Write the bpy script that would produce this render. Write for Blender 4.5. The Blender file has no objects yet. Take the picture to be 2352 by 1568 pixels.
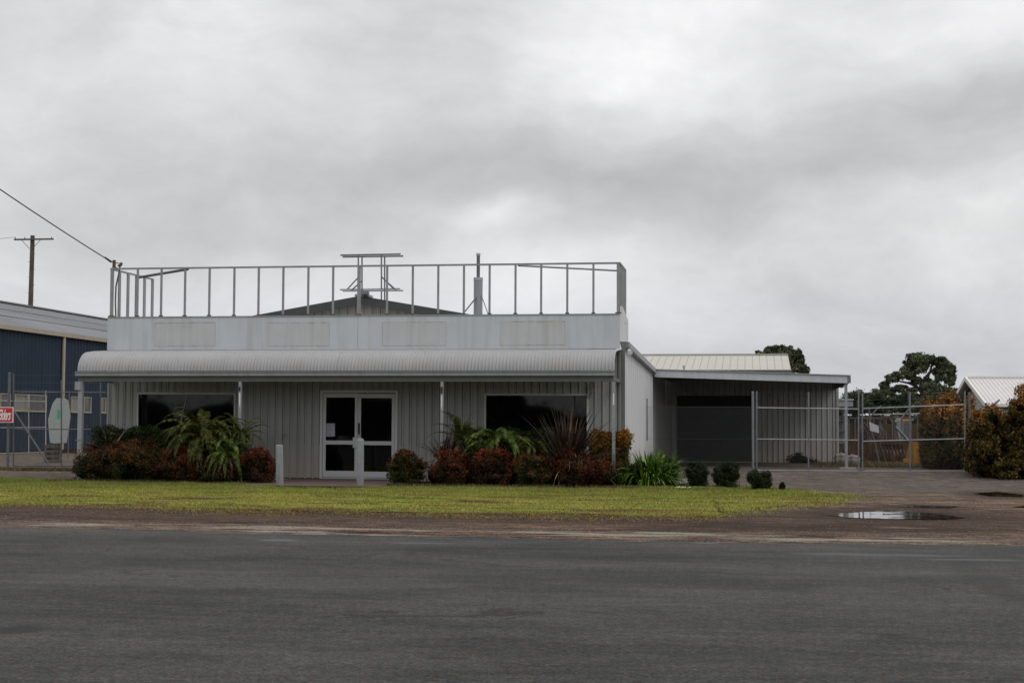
import bpy, bmesh, math, random
import numpy as np
from mathutils import Vector, Matrix
random.seed(7); RNG = np.random.default_rng(11)
S = bpy.context.scene
COL = S.collection

# ------------------------------------------------------------------ camera and survey helpers
# The photo was surveyed on a 2352 x 1568 grid; each point is put on a real plane (Y = const, X = const, z = const).
f = 3600.; th = math.atan(549/f); ph = math.atan((977.4-784)/f); ro = .0042
CF = Vector((-math.sin(th)*math.cos(ph), math.cos(th)*math.cos(ph), math.sin(ph)))
R0 = Vector((math.cos(th), math.sin(th), 0)); U0 = R0.cross(CF)
CR = R0*math.cos(ro)+U0*math.sin(ro); CU = U0*math.cos(ro)-R0*math.sin(ro)
CC = Vector((0, 0, 1.4))
def ray(x, y): return CF*f+CR*(x-1176)-CU*(y-784)
def PY(x, y, Y): d = ray(x, y); return CC+d*(Y/d.y)
def PX(x, y, X): d = ray(x, y); return CC+d*(X/d.x)
def PZ(x, y, z=0.): d = ray(x, y); return CC+d*((z-1.4)/d.z)
def h(Y):                                     # ground height
    pts = [(-1e4, 0), (42, 0), (47, .07), (50, .09), (120, .1), (900, 8.0), (1e5, 8.0)]
    for (a, za), (b, zb) in zip(pts, pts[1:]):
        if Y <= b: return za+(zb-za)*(Y-a)/(b-a)
    return 0.
cam = bpy.data.cameras.new('camera'); co = bpy.data.objects.new('camera', cam); COL.objects.link(co)
cam.sensor_width = 36; cam.lens = 36*f/2352; cam.clip_start = .1; cam.clip_end = 5000
m = Matrix((CR, CU, -CF)).transposed().to_4x4(); m.translation = CC; co.matrix_world = m
S.camera = co

# ------------------------------------------------------------------ materials
def newmat(name):
    M = bpy.data.materials.new(name); M.use_nodes = True
    nt = M.node_tree; b = nt.nodes['Principled BSDF']; return M, nt, b
def nd(nt, t, **kw):
    n = nt.nodes.new(t)
    for k, v in kw.items():
        if k.startswith('i_'): n.inputs[k[2:].replace('_', ' ')].default_value = v
        else: setattr(n, k, v)
    return n
def L(nt, a, b): nt.links.new(a, b)
def noise(nt, vec, scale, detail=4, rough=.55, stretch=None):
    if stretch:
        mp = nd(nt, 'ShaderNodeMapping'); mp.inputs['Scale'].default_value = stretch; L(nt, vec, mp.inputs['Vector']); vec = mp.outputs['Vector']
    n = nd(nt, 'ShaderNodeTexNoise'); n.inputs['Scale'].default_value = scale; n.inputs['Detail'].default_value = detail
    n.inputs['Roughness'].default_value = rough; L(nt, vec, n.inputs['Vector']); return n.outputs['Fac']
def ramp(nt, fac, stops, interp='LINEAR'):
    r = nd(nt, 'ShaderNodeValToRGB'); r.color_ramp.interpolation = interp; e = r.color_ramp.elements
    while len(e) < len(stops): e.new(.5)
    for i, (p, c) in enumerate(stops):
        e[i].position = p; e[i].color = (*c, 1) if len(c) == 3 else c
    L(nt, fac, r.inputs['Fac']); return r.outputs['Color']
def mix(nt, fac, a, b, mode='MIX'):
    n = nd(nt, 'ShaderNodeMix', data_type='RGBA', blend_type=mode)
    if hasattr(fac, 'is_linked'): L(nt, fac, n.inputs[0])
    else: n.inputs[0].default_value = fac
    for s, v in ((6, a), (7, b)):
        if hasattr(v, 'is_linked'): L(nt, v, n.inputs[s])
        else: n.inputs[s].default_value = (*v, 1)
    return n.outputs[2]
def math_(nt, op, a, b=None, c=None, clamp=False):
    n = nd(nt, 'ShaderNodeMath', operation=op); n.use_clamp = clamp
    for i, v in enumerate((a, b, c)):
        if v is None: continue
        if hasattr(v, 'is_linked'): L(nt, v, n.inputs[i])
        else: n.inputs[i].default_value = v
    return n.outputs[0]
def tco(nt, which='Object'): return nd(nt, 'ShaderNodeTexCoord').outputs[which]
def bump(nt, b, hgt, strength, dist=.01):
    n = nd(nt, 'ShaderNodeBump'); n.inputs['Strength'].default_value = strength; n.inputs['Distance'].default_value = dist
    L(nt, hgt, n.inputs['Height']); L(nt, n.outputs['Normal'], b.inputs['Normal'])
def sc(c, k): return tuple(min(1, v*k) for v in c)
def mat(name, col, rough=.6, var=.12, scale=2., metal=0., col2=None, streak=0., bmp=0., ior=1.5, dirt=None):
    M, nt, b = newmat(name); v = tco(nt)
    n1 = noise(nt, v, scale, 5, .6)
    c = ramp(nt, n1, [(.3, sc(col, 1-var)), (.7, sc(col2 or col, 1+var))])
    if streak:
        n2 = noise(nt, v, 6, 3, .6, (1, 1, .06)); r = ramp(nt, n2, [(.45, (1, 1, 1)), (.75, sc((1, .97, .92), 1-streak))])
        c = mix(nt, 1., c, r, 'MULTIPLY')
    if dirt:
        z = nd(nt, 'ShaderNodeSeparateXYZ'); L(nt, v, z.inputs[0])
        fz = math_(nt, 'MULTIPLY', math_(nt, 'SUBTRACT', 1., math_(nt, 'DIVIDE', z.outputs['Z'], dirt[0]), clamp=True), math_(nt, 'ADD', n1, .2))
        c = mix(nt, fz, c, dirt[1])
    L(nt, c, b.inputs['Base Color']); b.inputs['Roughness'].default_value = rough; b.inputs['Metallic'].default_value = metal
    b.inputs['IOR'].default_value = ior
    if bmp: bump(nt, b, noise(nt, v, 40, 4), bmp)
    return M
def leafmat(name, stops, red=None, zr=(.3, .9), rough=.6, sub=.0, ns=5.):
    """foliage: colour differs leaf by leaf, and towards the tips of the plant"""
    M, nt, b = newmat(name); g = nd(nt, 'ShaderNodeNewGeometry')
    c = ramp(nt, g.outputs['Random Per Island'], stops)
    n = noise(nt, tco(nt), 2.2, 3)
    if red:
        c2 = ramp(nt, g.outputs['Random Per Island'], red)
        z = nd(nt, 'ShaderNodeSeparateXYZ'); L(nt, tco(nt, 'Generated'), z.inputs[0])
        t = math_(nt, 'ADD', z.outputs['Z'], math_(nt, 'MULTIPLY', math_(nt, 'SUBTRACT', n, .5), 1.6))
        mr = nd(nt, 'ShaderNodeMapRange'); L(nt, t, mr.inputs[0]); mr.inputs[1].default_value = zr[0]; mr.inputs[2].default_value = zr[1]
        c = mix(nt, mr.outputs[0], c, c2)
    r = ramp(nt, noise(nt, tco(nt), ns, 3), [(.36, (.42, .42, .42)), (.64, (1.5, 1.5, 1.5))]); c = mix(nt, 1., c, r, 'MULTIPLY')
    L(nt, c, b.inputs['Base Color']); b.inputs['Roughness'].default_value = rough; b.inputs['IOR'].default_value = 1.4; b.inputs['Specular IOR Level'].default_value = .12
    return M
MT = {}
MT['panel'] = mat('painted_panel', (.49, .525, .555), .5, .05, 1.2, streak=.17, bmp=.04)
MT['ghost'] = mat('ghost_panel', (.475, .49, .495), .6, .04, 2.0, streak=.16)
MT['grime'] = mat('grime', (.33, .29, .25), .8, .3, 8)
MT['whitewall'] = mat('white_side_wall', (.64, .655, .67), .55, .04, 1.0, streak=.10, bmp=.03, dirt=(.9, (.45, .38, .32)))
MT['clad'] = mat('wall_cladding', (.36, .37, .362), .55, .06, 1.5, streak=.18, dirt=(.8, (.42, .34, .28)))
MT['cladwarm'] = mat('gable_cladding', (.52, .48, .43), .55, .06, 1.5, streak=.12)
MT['canopy'] = mat('canopy_iron', (.34, .34, .348), .5, .05, 1.4, streak=.05)
MT['gutter'] = mat('gutter_paint', (.27, .285, .30), .5, .08, 2, streak=.15)
MT['gutdark'] = mat('grey_trim', (.16, .17, .18), .5, .1, 2)
MT['soffit'] = mat('beam_dark', (.11, .115, .115), .6, .1, 2)
MT['white'] = mat('white_aluminium', (.56, .575, .59), .4, .04, 2)
MT['wire'] = mat('mesh_wire', (.09, .095, .10), .6, .15, 5)
MT['post'] = mat('post_paint', (.28, .295, .315), .5, .12, 3, streak=.2)
MT['galv'] = mat('galvanised', (.21, .225, .24), .45, .18, 5, metal=.35)
MT['galvdull'] = mat('galvanised_dull', (.13, .135, .145), .55, .2, 5, metal=.3)
MT['galvlight'] = mat('galvanised_light', (.36, .37, .38), .5, .15, 5, metal=.1)
MT['rail'] = mat('frame_steel', (.27, .28, .285), .5, .12, 4, metal=.15, streak=.2)
MT['darkmetal'] = mat('dark_bar', (.10, .11, .12), .5, .2, 4)
MT['rust'] = mat('rust', (.12, .06, .04), .8, .3, 20)
MT['greenbarge'] = mat('dark_green_barge', (.052, .06, .055), .5, .1, 3)
MT['glass'] = mat('dark_glass', (.002, .0026, .0026), .03, .3, 1.2, ior=1.42)  # black base colour stands in for the unlit shop interior
MT['glassshed'] = mat('shed_glass', (.10, .10, .09), .15, .3, 3)
MT['curtain'] = mat('pale_glass', (.22, .22, .19), .3, .2, 3)
MT['roller'] = mat('roller_door', (.040, .042, .044), .6, .1, 2, streak=.1)
MT['blue'] = mat('blue_cladding', (.030, .044, .066), .5, .1, .6, streak=.15)
MT['cream'] = mat('cream_trim', (.40, .35, .27), .6, .08, 2)
MT['shedroof'] = mat('weathered_zinc', (.22, .23, .245), .55, .1, .3, streak=.0)
MT['shedroof2'] = mat('roof_ridge_strip', (.22, .21, .20), .6, .1, .3)
MT['creamroof'] = mat('cream_roof', (.46, .445, .395), .6, .05, .4)
MT['houseroof'] = mat('house_roof', (.62, .60, .59), .45, .05, .6)
MT['barge'] = mat('barge_white', (.72, .70, .66), .5, .05, 2)
MT['weather'] = mat('weatherboard', (.34, .34, .29), .6, .06, 2)
MT['wood'] = mat('pole_timber', (.12, .10, .085), .8, .25, 3, streak=.3)
MT['paper'] = mat('paper', (.42, .42, .47), .7, .03, 5)
MT['ink'] = mat('ink', (.10, .10, .16), .7, .2, 9)
MT['red'] = mat('sign_red', (.52, .03, .025), .5, .05, 3)
MT['signwhite'] = mat('sign_white', (.80, .80, .80), .5, .03, 3)
MT['bollard'] = mat('bollard_paint', (.29, .305, .315), .65, .14, 6, streak=.35, dirt=(.25, (.2, .16, .13)))
MT['concrete'] = mat('concrete', (.34, .30, .26), .9, .15, 6, bmp=.2)
MT['brickpath'] = mat('brick_paving', (.10, .066, .055), .85, .25, 9, bmp=.3)
MT['soil'] = mat('soil', (.030, .022, .017), .95, .35, 12, bmp=.6)
MT['yellow'] = mat('machine_yellow', (.30, .14, .015), .6, .3, 3, streak=.35)
MT['redmach'] = mat('machine_red', (.05, .022, .018), .7, .3, 4)
MT['tyre'] = mat('rubber', (.02, .02, .022), .85, .2, 8)
MT['fibre'] = mat('mottled_plastic', (.34, .37, .35), .6, .2, 14)
MT['green'] = mat('green_paint', (.02, .42, .22), .5, .1, 5)
MT['trunk'] = mat('bark', (.028, .021, .017), .9, .3, 4, bmp=.4)
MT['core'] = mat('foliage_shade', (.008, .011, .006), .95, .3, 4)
MT['black'] = mat('black_plastic', (.012, .012, .013), .5, .2, 4)
MT['lamp'] = mat('lamp_white', (.85, .86, .87), .25, .03, 4)
MT['litter'] = mat('litter', (.7, .72, .75), .6, .1, 20)
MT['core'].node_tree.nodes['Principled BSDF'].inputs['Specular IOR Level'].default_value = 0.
MT['nandina'] = leafmat('nandina_leaves', [(0, (.010, .018, .007)), (.5, (.022, .035, .010)), (.8, (.045, .05, .014)), (1, (.07, .045, .015))],
    [(0, (.018, .024, .008)), (.4, (.055, .036, .012)), (.75, (.14, .030, .012)), (1, (.30, .045, .016))], (.25, 1.0))
MT['nandred'] = leafmat('nandina_red_leaves', [(0, (.008, .013, .006)), (.6, (.022, .020, .008)), (1, (.05, .022, .010))],
    [(0, (.024, .020, .008)), (.4, (.085, .026, .010)), (.8, (.165, .028, .013)), (1, (.36, .04, .022))], (.2, .95))
MT['hedgegreen'] = leafmat('hedge_leaves', [(0, (.012, .02, .008)), (.6, (.028, .042, .012)), (1, (.07, .075, .018))])
MT['hedgeorange'] = leafmat('orange_tipped_leaves', [(0, (.018, .020, .008)), (.5, (.050, .044, .012)), (.85, (.11, .068, .016)), (1, (.24, .10, .018))],
    [(0, (.12, .065, .014)), (.5, (.38, .15, .020)), (1, (.62, .24, .03))], (.60, 1.15))
MT['box'] = leafmat('box_leaves', [(0, (.007, .014, .006)), (.6, (.018, .030, .011)), (1, (.038, .055, .018))])
MT['lily'] = leafmat('strap_leaves', [(0, (.02, .05, .008)), (.5, (.07, .15, .018)), (1, (.17, .27, .03))], rough=.45)
MT['fern'] = leafmat('fern_leaves', [(0, (.014, .021, .005)), (.5, (.040, .050, .010)), (1, (.11, .11, .022))])
MT['fern2'] = leafmat('fern_fresh_leaves', [(0, (.014, .03, .005)), (.5, (.048, .080, .012)), (1, (.13, .16, .028))])
MT['deadfern'] = leafmat('dead_fronds', [(0, (.06, .045, .035)), (.6, (.14, .11, .09)), (1, (.26, .21, .18))])
MT['flax'] = leafmat('flax_leaves', [(0, (.018, .014, .013)), (.6, (.045, .03, .026)), (.92, (.085, .06, .045)), (1, (.22, .16, .09))], rough=.45)
MT['deadflax'] = leafmat('dry_flax_leaves', [(0, (.14, .08, .04)), (.6, (.26, .18, .11)), (1, (.4, .32, .25))])
MT['tree'] = leafmat('cypress_leaves', [(0, (.035, .045, .027)), (.6, (.095, .112, .062)), (1, (.20, .20, .11))], ns=.55)
MT['treedark'] = leafmat('dark_tree_leaves', [(0, (.022, .030, .019)), (.6, (.056, .070, .040)), (1, (.11, .12, .065))], ns=.5)

# ground materials
def ground_mats():
    M, nt, b = newmat('asphalt'); v = tco(nt)
    s = noise(nt, v, 1.0, 4, .6, (.12, .5, 1)); c = ramp(nt, s, [(.25, (.042, .0435, .043)), (.5, (.048, .049, .048)), (.75, (.057, .057, .055))])
    g = noise(nt, v, 55, 3, .8); c = mix(nt, 1., c, ramp(nt, g, [(.38, (.50, .50, .51)), (.5, (1, 1, 1)), (.62, (1.75, 1.68, 1.62))]), 'MULTIPLY')
    g2 = noise(nt, v, 3.5, 5, .7, (.5, 1.3, 1)); c = mix(nt, 1., c, ramp(nt, g2, [(.36, (.86, .86, .87)), (.64, (1.12, 1.12, 1.11))]), 'MULTIPLY')
    g3 = noise(nt, v, 14, 3, .8); c = mix(nt, 1., c, ramp(nt, g3, [(.38, (.80, .80, .81)), (.62, (1.22, 1.19, 1.17))]), 'MULTIPLY')
    pt = noise(nt, v, .45, 6, .75, (.6, 1.3, 1)); c = mix(nt, 1., c, ramp(nt, pt, [(.42, (.76, .76, .76)), (.5, (1, 1, 1)), (.6, (1.2, 1.18, 1.15))]), 'MULTIPLY')
    ck = nd(nt, 'ShaderNodeTexVoronoi', feature='DISTANCE_TO_EDGE'); ck.inputs['Scale'].default_value = .32
    wv_ = nd(nt, 'ShaderNodeVectorMath', operation='MULTIPLY_ADD'); nn = nd(nt, 'ShaderNodeTexNoise'); nn.inputs['Scale'].default_value = 1.6; nn.inputs['Detail'].default_value = 5; L(nt, v, nn.inputs['Vector']); L(nt, nn.outputs['Color'], wv_.inputs[0]); wv_.inputs[1].default_value = (1.4, 1.4, 0); L(nt, v, wv_.inputs[2]); L(nt, wv_.outputs[0], ck.inputs['Vector'])
    ckf = math_(nt, 'MULTIPLY', math_(nt, 'LESS_THAN', ck.outputs['Distance'], .010), math_(nt, 'GREATER_THAN', pt, .55)); c = mix(nt, math_(nt, 'MULTIPLY', ckf, .55), c, (.018, .017, .016))
    for (px, py, wx, wy, col_, am) in ((40, 1447, 75, 14, (.022, .023, .023), .75), (2250, 1325, 55, 60, (.03, .03, .03), .45), (630, 1241, 60, 2.5, (.12, .13, .14), .8), (2010, 1275, 260, 4, (.11, .115, .12), .6), (960, 1248, 90, 2.5, (.10, .105, .11), .6), (2250, 1287, 150, 3, (.11, .115, .12), .6), (1030, 1514, 60, 4, (.02, .02, .02), .7), (1620, 1248, 40, 2, (.12, .12, .12), .7)):
        q = PZ(px, py); sx = wx*q.y/3600; sy = abs(PZ(px, py-wy).y-q.y)
        d = nd(nt, 'ShaderNodeVectorMath', operation='SUBTRACT'); L(nt, v, d.inputs[0]); d.inputs[1].default_value = (q.x, q.y, 0)
        m2 = nd(nt, 'ShaderNodeVectorMath', operation='MULTIPLY'); L(nt, d.outputs[0], m2.inputs[0]); m2.inputs[1].default_value = (1/sx, 1/sy, 0)
        dp = nd(nt, 'ShaderNodeVectorMath', operation='DOT_PRODUCT'); L(nt, m2.outputs[0], dp.inputs[0]); L(nt, m2.outputs[0], dp.inputs[1])
        e = math_(nt, 'MULTIPLY', math_(nt, 'EXPONENT', math_(nt, 'MULTIPLY', dp.outputs['Value'], -1.)), math_(nt, 'MULTIPLY', g2, 2.)); ef = nd(nt, 'ShaderNodeMapRange'); L(nt, e, ef.inputs[0]); ef.inputs[1].default_value = .35; ef.inputs[2].default_value = .75
        c = mix(nt, math_(nt, 'MULTIPLY', ef.outputs[0], am), c, col_)
    vo = nd(nt, 'ShaderNodeTexVoronoi'); vo.inputs['Scale'].default_value = 34; L(nt, v, vo.inputs['Vector'])
    dk = ramp(nt, vo.outputs['Color'], [(.86, (0, 0, 0)), (.9, (1, 1, 1))]); c = mix(nt, math_(nt, 'MULTIPLY', dk, .5), c, (.14, .085, .07))
    sp = nd(nt, 'ShaderNodeSeparateXYZ'); L(nt, v, sp.inputs[0])
    # loose brown grit blown over the far edge of the seal
    n = noise(nt, v, 1.4, 5, .7, (.35, 1, 1))
    ed = nd(nt, 'ShaderNodeMapRange'); L(nt, sp.outputs['Y'], ed.inputs[0]); ed.inputs[1].default_value = 16.8; ed.inputs[2].default_value = 20.0
    fac = math_(nt, 'GREATER_THAN', math_(nt, 'ADD', math_(nt, 'MULTIPLY', ed.outputs[0], .45), n), .93)
    c = mix(nt, math_(nt, 'MULTIPLY', fac, .35), c, (.15, .115, .085))
    L(nt, c, b.inputs['Base Color']); b.inputs['IOR'].default_value = 1.3
    L(nt, ramp(nt, s, [(.3, (.85,)*3), (.8, (.62,)*3)]), b.inputs['Roughness'])
    bump(nt, b, g, .5, .008); MT['asphalt'] = M
    M, nt, b = newmat('gravel_verge'); v = tco(nt)
    s = noise(nt, v, .55, 6, .65, (.22, 1.3, 1)); c = ramp(nt, s, [(.38, (.052, .040, .033)), (.45, (.082, .068, .058)), (.53, (.092, .087, .082)), (.60, (.118, .098, .080)), (.68, (.16, .125, .09))])
    g = noise(nt, v, 26, 4, .8); c = mix(nt, 1., c, ramp(nt, g, [(.40, (.30, .28, .27)), (.5, (1, 1, 1)), (.60, (2.4, 2.0, 1.8))]), 'MULTIPLY')
    g2 = noise(nt, v, 2.6, 5, .75, (.35, 1.6, 1)); c = mix(nt, 1., c, ramp(nt, g2, [(.40, (.55, .48, .44)), (.5, (1, 1, 1)), (.60, (1.6, 1.35, 1.12))]), 'MULTIPLY')
    sp = nd(nt, 'ShaderNodeSeparateXYZ'); L(nt, v, sp.inputs[0])
    yd = nd(nt, 'ShaderNodeMapRange'); L(nt, sp.outputs['Y'], yd.inputs[0]); yd.inputs[1].default_value = 31; yd.inputs[2].default_value = 37   # bitumen drive
    drv = mix(nt, 1., (.098, .093, .086), ramp(nt, g, [(.3, (.6,)*3), (.7, (1.5,)*3)]), 'MULTIPLY')
    g4 = noise(nt, v, 5.5, 5, .8, (.6, 1.6, 1)); tex = ramp(nt, g4, [(.41, (.55, .50, .48)), (.5, (1, 1, 1)), (.59, (1.6, 1.48, 1.4))])
    drv = mix(nt, 1., drv, ramp(nt, g2, [(.40, (.65, .62, .60)), (.50, (1, 1, 1)), (.60, (1.5, 1.3, 1.15))]), 'MULTIPLY')
    c = mix(nt, math_(nt, 'MULTIPLY', yd.outputs[0], .85), c, drv); c = mix(nt, 1., c, tex, 'MULTIPLY')
    sh_ = nd(nt, 'ShaderNodeMapRange', interpolation_type='SMOOTHSTEP'); L(nt, math_(nt, 'ADD', sp.outputs['Y'], math_(nt, 'MULTIPLY', g2, 3.)), sh_.inputs[0]); sh_.inputs[1].default_value = 22.2; sh_.inputs[2].default_value = 24.2
    sh2 = nd(nt, 'ShaderNodeMapRange', interpolation_type='SMOOTHSTEP'); L(nt, sp.outputs['Y'], sh2.inputs[0]); sh2.inputs[1].default_value = 28.5; sh2.inputs[2].default_value = 25.5
    c = mix(nt, math_(nt, 'MULTIPLY', math_(nt, 'MULTIPLY', sh_.outputs[0], sh2.outputs[0]), .62), c, mix(nt, 1., (.052, .038, .031), ramp(nt, g, [(.3, (.6,)*3), (.7, (1.5,)*3)]), 'MULTIPLY'))
    wet = None
    for (px, py, wx, wy) in ((2060, 1184, 230, 16), (2135, 1165, 110, 5), (2300, 1136, 110, 9), (1900, 1215, 420, 7), (1560, 1217, 130, 6)):
        q = PZ(px, py); sx = wx*q.y/3600; sy = abs(PZ(px, py-wy).y-q.y)
        d = nd(nt, 'ShaderNodeVectorMath', operation='SUBTRACT'); L(nt, v, d.inputs[0]); d.inputs[1].default_value = (q.x, q.y, 0)
        m2 = nd(nt, 'ShaderNodeVectorMath', operation='MULTIPLY'); L(nt, d.outputs[0], m2.inputs[0]); m2.inputs[1].default_value = (1/sx, 1/sy, 0)
        dp = nd(nt, 'ShaderNodeVectorMath', operation='DOT_PRODUCT'); L(nt, m2.outputs[0], dp.inputs[0]); L(nt, m2.outputs[0], dp.inputs[1])
        e = math_(nt, 'EXPONENT', math_(nt, 'MULTIPLY', dp.outputs['Value'], -1.)); wet = e if wet is None else math_(nt, 'ADD', wet, e)
    wf = nd(nt, 'ShaderNodeMapRange'); L(nt, math_(nt, 'MULTIPLY', wet, math_(nt, 'ADD', s, .4)), wf.inputs[0]); wf.inputs[1].default_value = .2; wf.inputs[2].default_value = .7
    c = mix(nt, math_(nt, 'MULTIPLY', wf.outputs[0], .6), c, (.035, .025, .020))
    # washed-out sand: long streaks lying along the road edge and on the drive
    acc = None
    for (px, py, wx, wy, A_) in ((170, 1205, 170, 3.5, .9), (560, 1214, 210, 7, 1.1), (1000, 1218, 260, 2.5, .7), (950, 1231, 330, 2.5, .7), (1480, 1228, 280, 4.5, 1.), (2020, 1240, 330, 4.5, .9), (1850, 1130, 110, 3, .9), (1573, 1104, 9, 14, 1.4), (760, 1128, 130, 5, .8), (2250, 1122, 120, 2.5, .5), (1750, 1205, 300, 3, .35), (2100, 1215, 300, 3, .4)):
        q = PZ(px, py); sx = wx*q.y/3600; sy = abs(PZ(px, py-wy*1.9).y-q.y)
        d = nd(nt, 'ShaderNodeVectorMath', operation='SUBTRACT'); L(nt, v, d.inputs[0]); d.inputs[1].default_value = (q.x, q.y, 0)
        m2 = nd(nt, 'ShaderNodeVectorMath', operation='MULTIPLY'); L(nt, d.outputs[0], m2.inputs[0]); m2.inputs[1].default_value = (1/sx, 1/sy, 0)
        dp = nd(nt, 'ShaderNodeVectorMath', operation='DOT_PRODUCT'); L(nt, m2.outputs[0], dp.inputs[0]); L(nt, m2.outputs[0], dp.inputs[1])
        e = math_(nt, 'MULTIPLY', math_(nt, 'EXPONENT', math_(nt, 'MULTIPLY', dp.outputs['Value'], -1.)), A_); acc = e if acc is None else math_(nt, 'ADD', acc, e)
    sn = noise(nt, v, 1.3, 7, .75, (.5, 2.6, 1)); sf_ = nd(nt, 'ShaderNodeMapRange'); L(nt, math_(nt, 'MULTIPLY', acc, math_(nt, 'MULTIPLY_ADD', sn, 4.5, -1.75)), sf_.inputs[0]); sf_.inputs[1].default_value = .30; sf_.inputs[2].default_value = .52
    sand = mix(nt, 1., (.27, .245, .20), ramp(nt, g, [(.3, (.65,)*3), (.7, (1.35,)*3)]), 'MULTIPLY')
    c = mix(nt, math_(nt, 'MULTIPLY', sf_.outputs[0], .9), c, sand)
    L(nt, c, b.inputs['Base Color']); b.inputs['Roughness'].default_value = .9; b.inputs['IOR'].default_value = 1.25; bump(nt, b, g, .7, .015); MT['gravel'] = M
    M, nt, b = newmat('lawn_turf'); v = tco(nt); T = lawncol(nt, v, None); L(nt, mix(nt, 1., T, (.75, .72, .7), 'MULTIPLY'), b.inputs['Base Color']); b.inputs['Roughness'].default_value = .95
    bump(nt, b, noise(nt, v, 20, 4), .8, .03); MT['turf'] = M
    M, nt, b = newmat('grass_blades'); v = tco(nt); g = nd(nt, 'ShaderNodeNewGeometry'); L(nt, lawncol(nt, v, g.outputs['Random Per Island']), b.inputs['Base Color']); b.inputs['Roughness'].default_value = .7
    b.inputs['IOR'].default_value = 1.3; MT['blades'] = M
    M, nt, b = newmat('dry_field'); v = tco(nt)
    s = noise(nt, v, .05, 6, .65, (1, .3, 1)); c = ramp(nt, s, [(.3, (.018, .012, .007)), (.5, (.034, .020, .011)), (.7, (.026, .022, .011))])
    c = mix(nt, 1., c, ramp(nt, noise(nt, v, 3, 4, .7), [(.3, (.6,)*3), (.7, (1.4,)*3)]), 'MULTIPLY')
    L(nt, c, b.inputs['Base Color']); b.inputs['Roughness'].default_value = .95; MT['field'] = M
    M, nt, b = newmat('pale_sand'); v = tco(nt)
    c = ramp(nt, noise(nt, v, 3, 6, .75), [(.35, (.11, .085, .06)), (.55, (.24, .205, .155)), (.75, (.30, .26, .20))])
    c = mix(nt, 1., c, ramp(nt, noise(nt, v, 25, 3, .8), [(.3, (.6,)*3), (.7, (1.3,)*3)]), 'MULTIPLY')
    L(nt, c, b.inputs['Base Color']); b.inputs['Roughness'].default_value = .95; MT['sand'] = M
    M, nt, b = newmat('puddle_water'); b.inputs['Base Color'].default_value = (.02, .016, .013, 1); b.inputs['Roughness'].default_value = .03; b.inputs['IOR'].default_value = 1.55
    bump(nt, b, noise(nt, tco(nt), 1.2, 2), .25, .02); MT['water'] = M
def lawncol(nt, v, isl):
    s = noise(nt, v, .8, 7, .72, (.45, 1.3, 1))
    c = ramp(nt, s, [(.37, (.15, .105, .055)), (.43, (.26, .235, .075)), (.50, (.33, .32, .085)), (.57, (.24, .28, .062)), (.65, (.12, .185, .040))])
    sp = nd(nt, 'ShaderNodeSeparateXYZ'); L(nt, v, sp.inputs[0])
    mr = nd(nt, 'ShaderNodeMapRange'); L(nt, sp.outputs['Y'], mr.inputs[0]); mr.inputs[1].default_value = 30; mr.inputs[2].default_value = 36
    c = mix(nt, math_(nt, 'MULTIPLY', mr.outputs[0], .65), c, (.125, .185, .040))       # greener near the beds
    mr = nd(nt, 'ShaderNodeMapRange'); L(nt, math_(nt, 'ADD', sp.outputs['Y'], math_(nt, 'MULTIPLY', s, 6)), mr.inputs[0]); mr.inputs[1].default_value = 29.2; mr.inputs[2].default_value = 27.2
    c = mix(nt, math_(nt, 'MULTIPLY', mr.outputs[0], .75), c, (.185, .125, .06))        # worn towards the road
    pn = noise(nt, v, .55, 5, .7, (.6, 2.2, 1)); c = mix(nt, math_(nt, 'MULTIPLY', ramp(nt, pn, [(.54, (0,)*3), (.61, (1,)*3)]), .65), c, (.15, .105, .06))
    if isl is not None: c = mix(nt, 1., c, ramp(nt, isl, [(0, (.55, .6, .5)), (.6, (1.05, 1.05, 1)), (1, (1.6, 1.45, 1.3))]), 'MULTIPLY')
    return c
ground_mats()
for k_, sp_ in (('asphalt', .22), ('gravel', .06), ('turf', 0.), ('blades', .1), ('field', 0.), ('soil', 0.), ('wood', .2), ('blue', .08), ('shedroof', .05), ('shedroof2', .05), ('curtain', .3), ('cream', .2)):
    MT[k_].node_tree.nodes['Principled BSDF'].inputs['Specular IOR Level'].default_value = sp_

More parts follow.
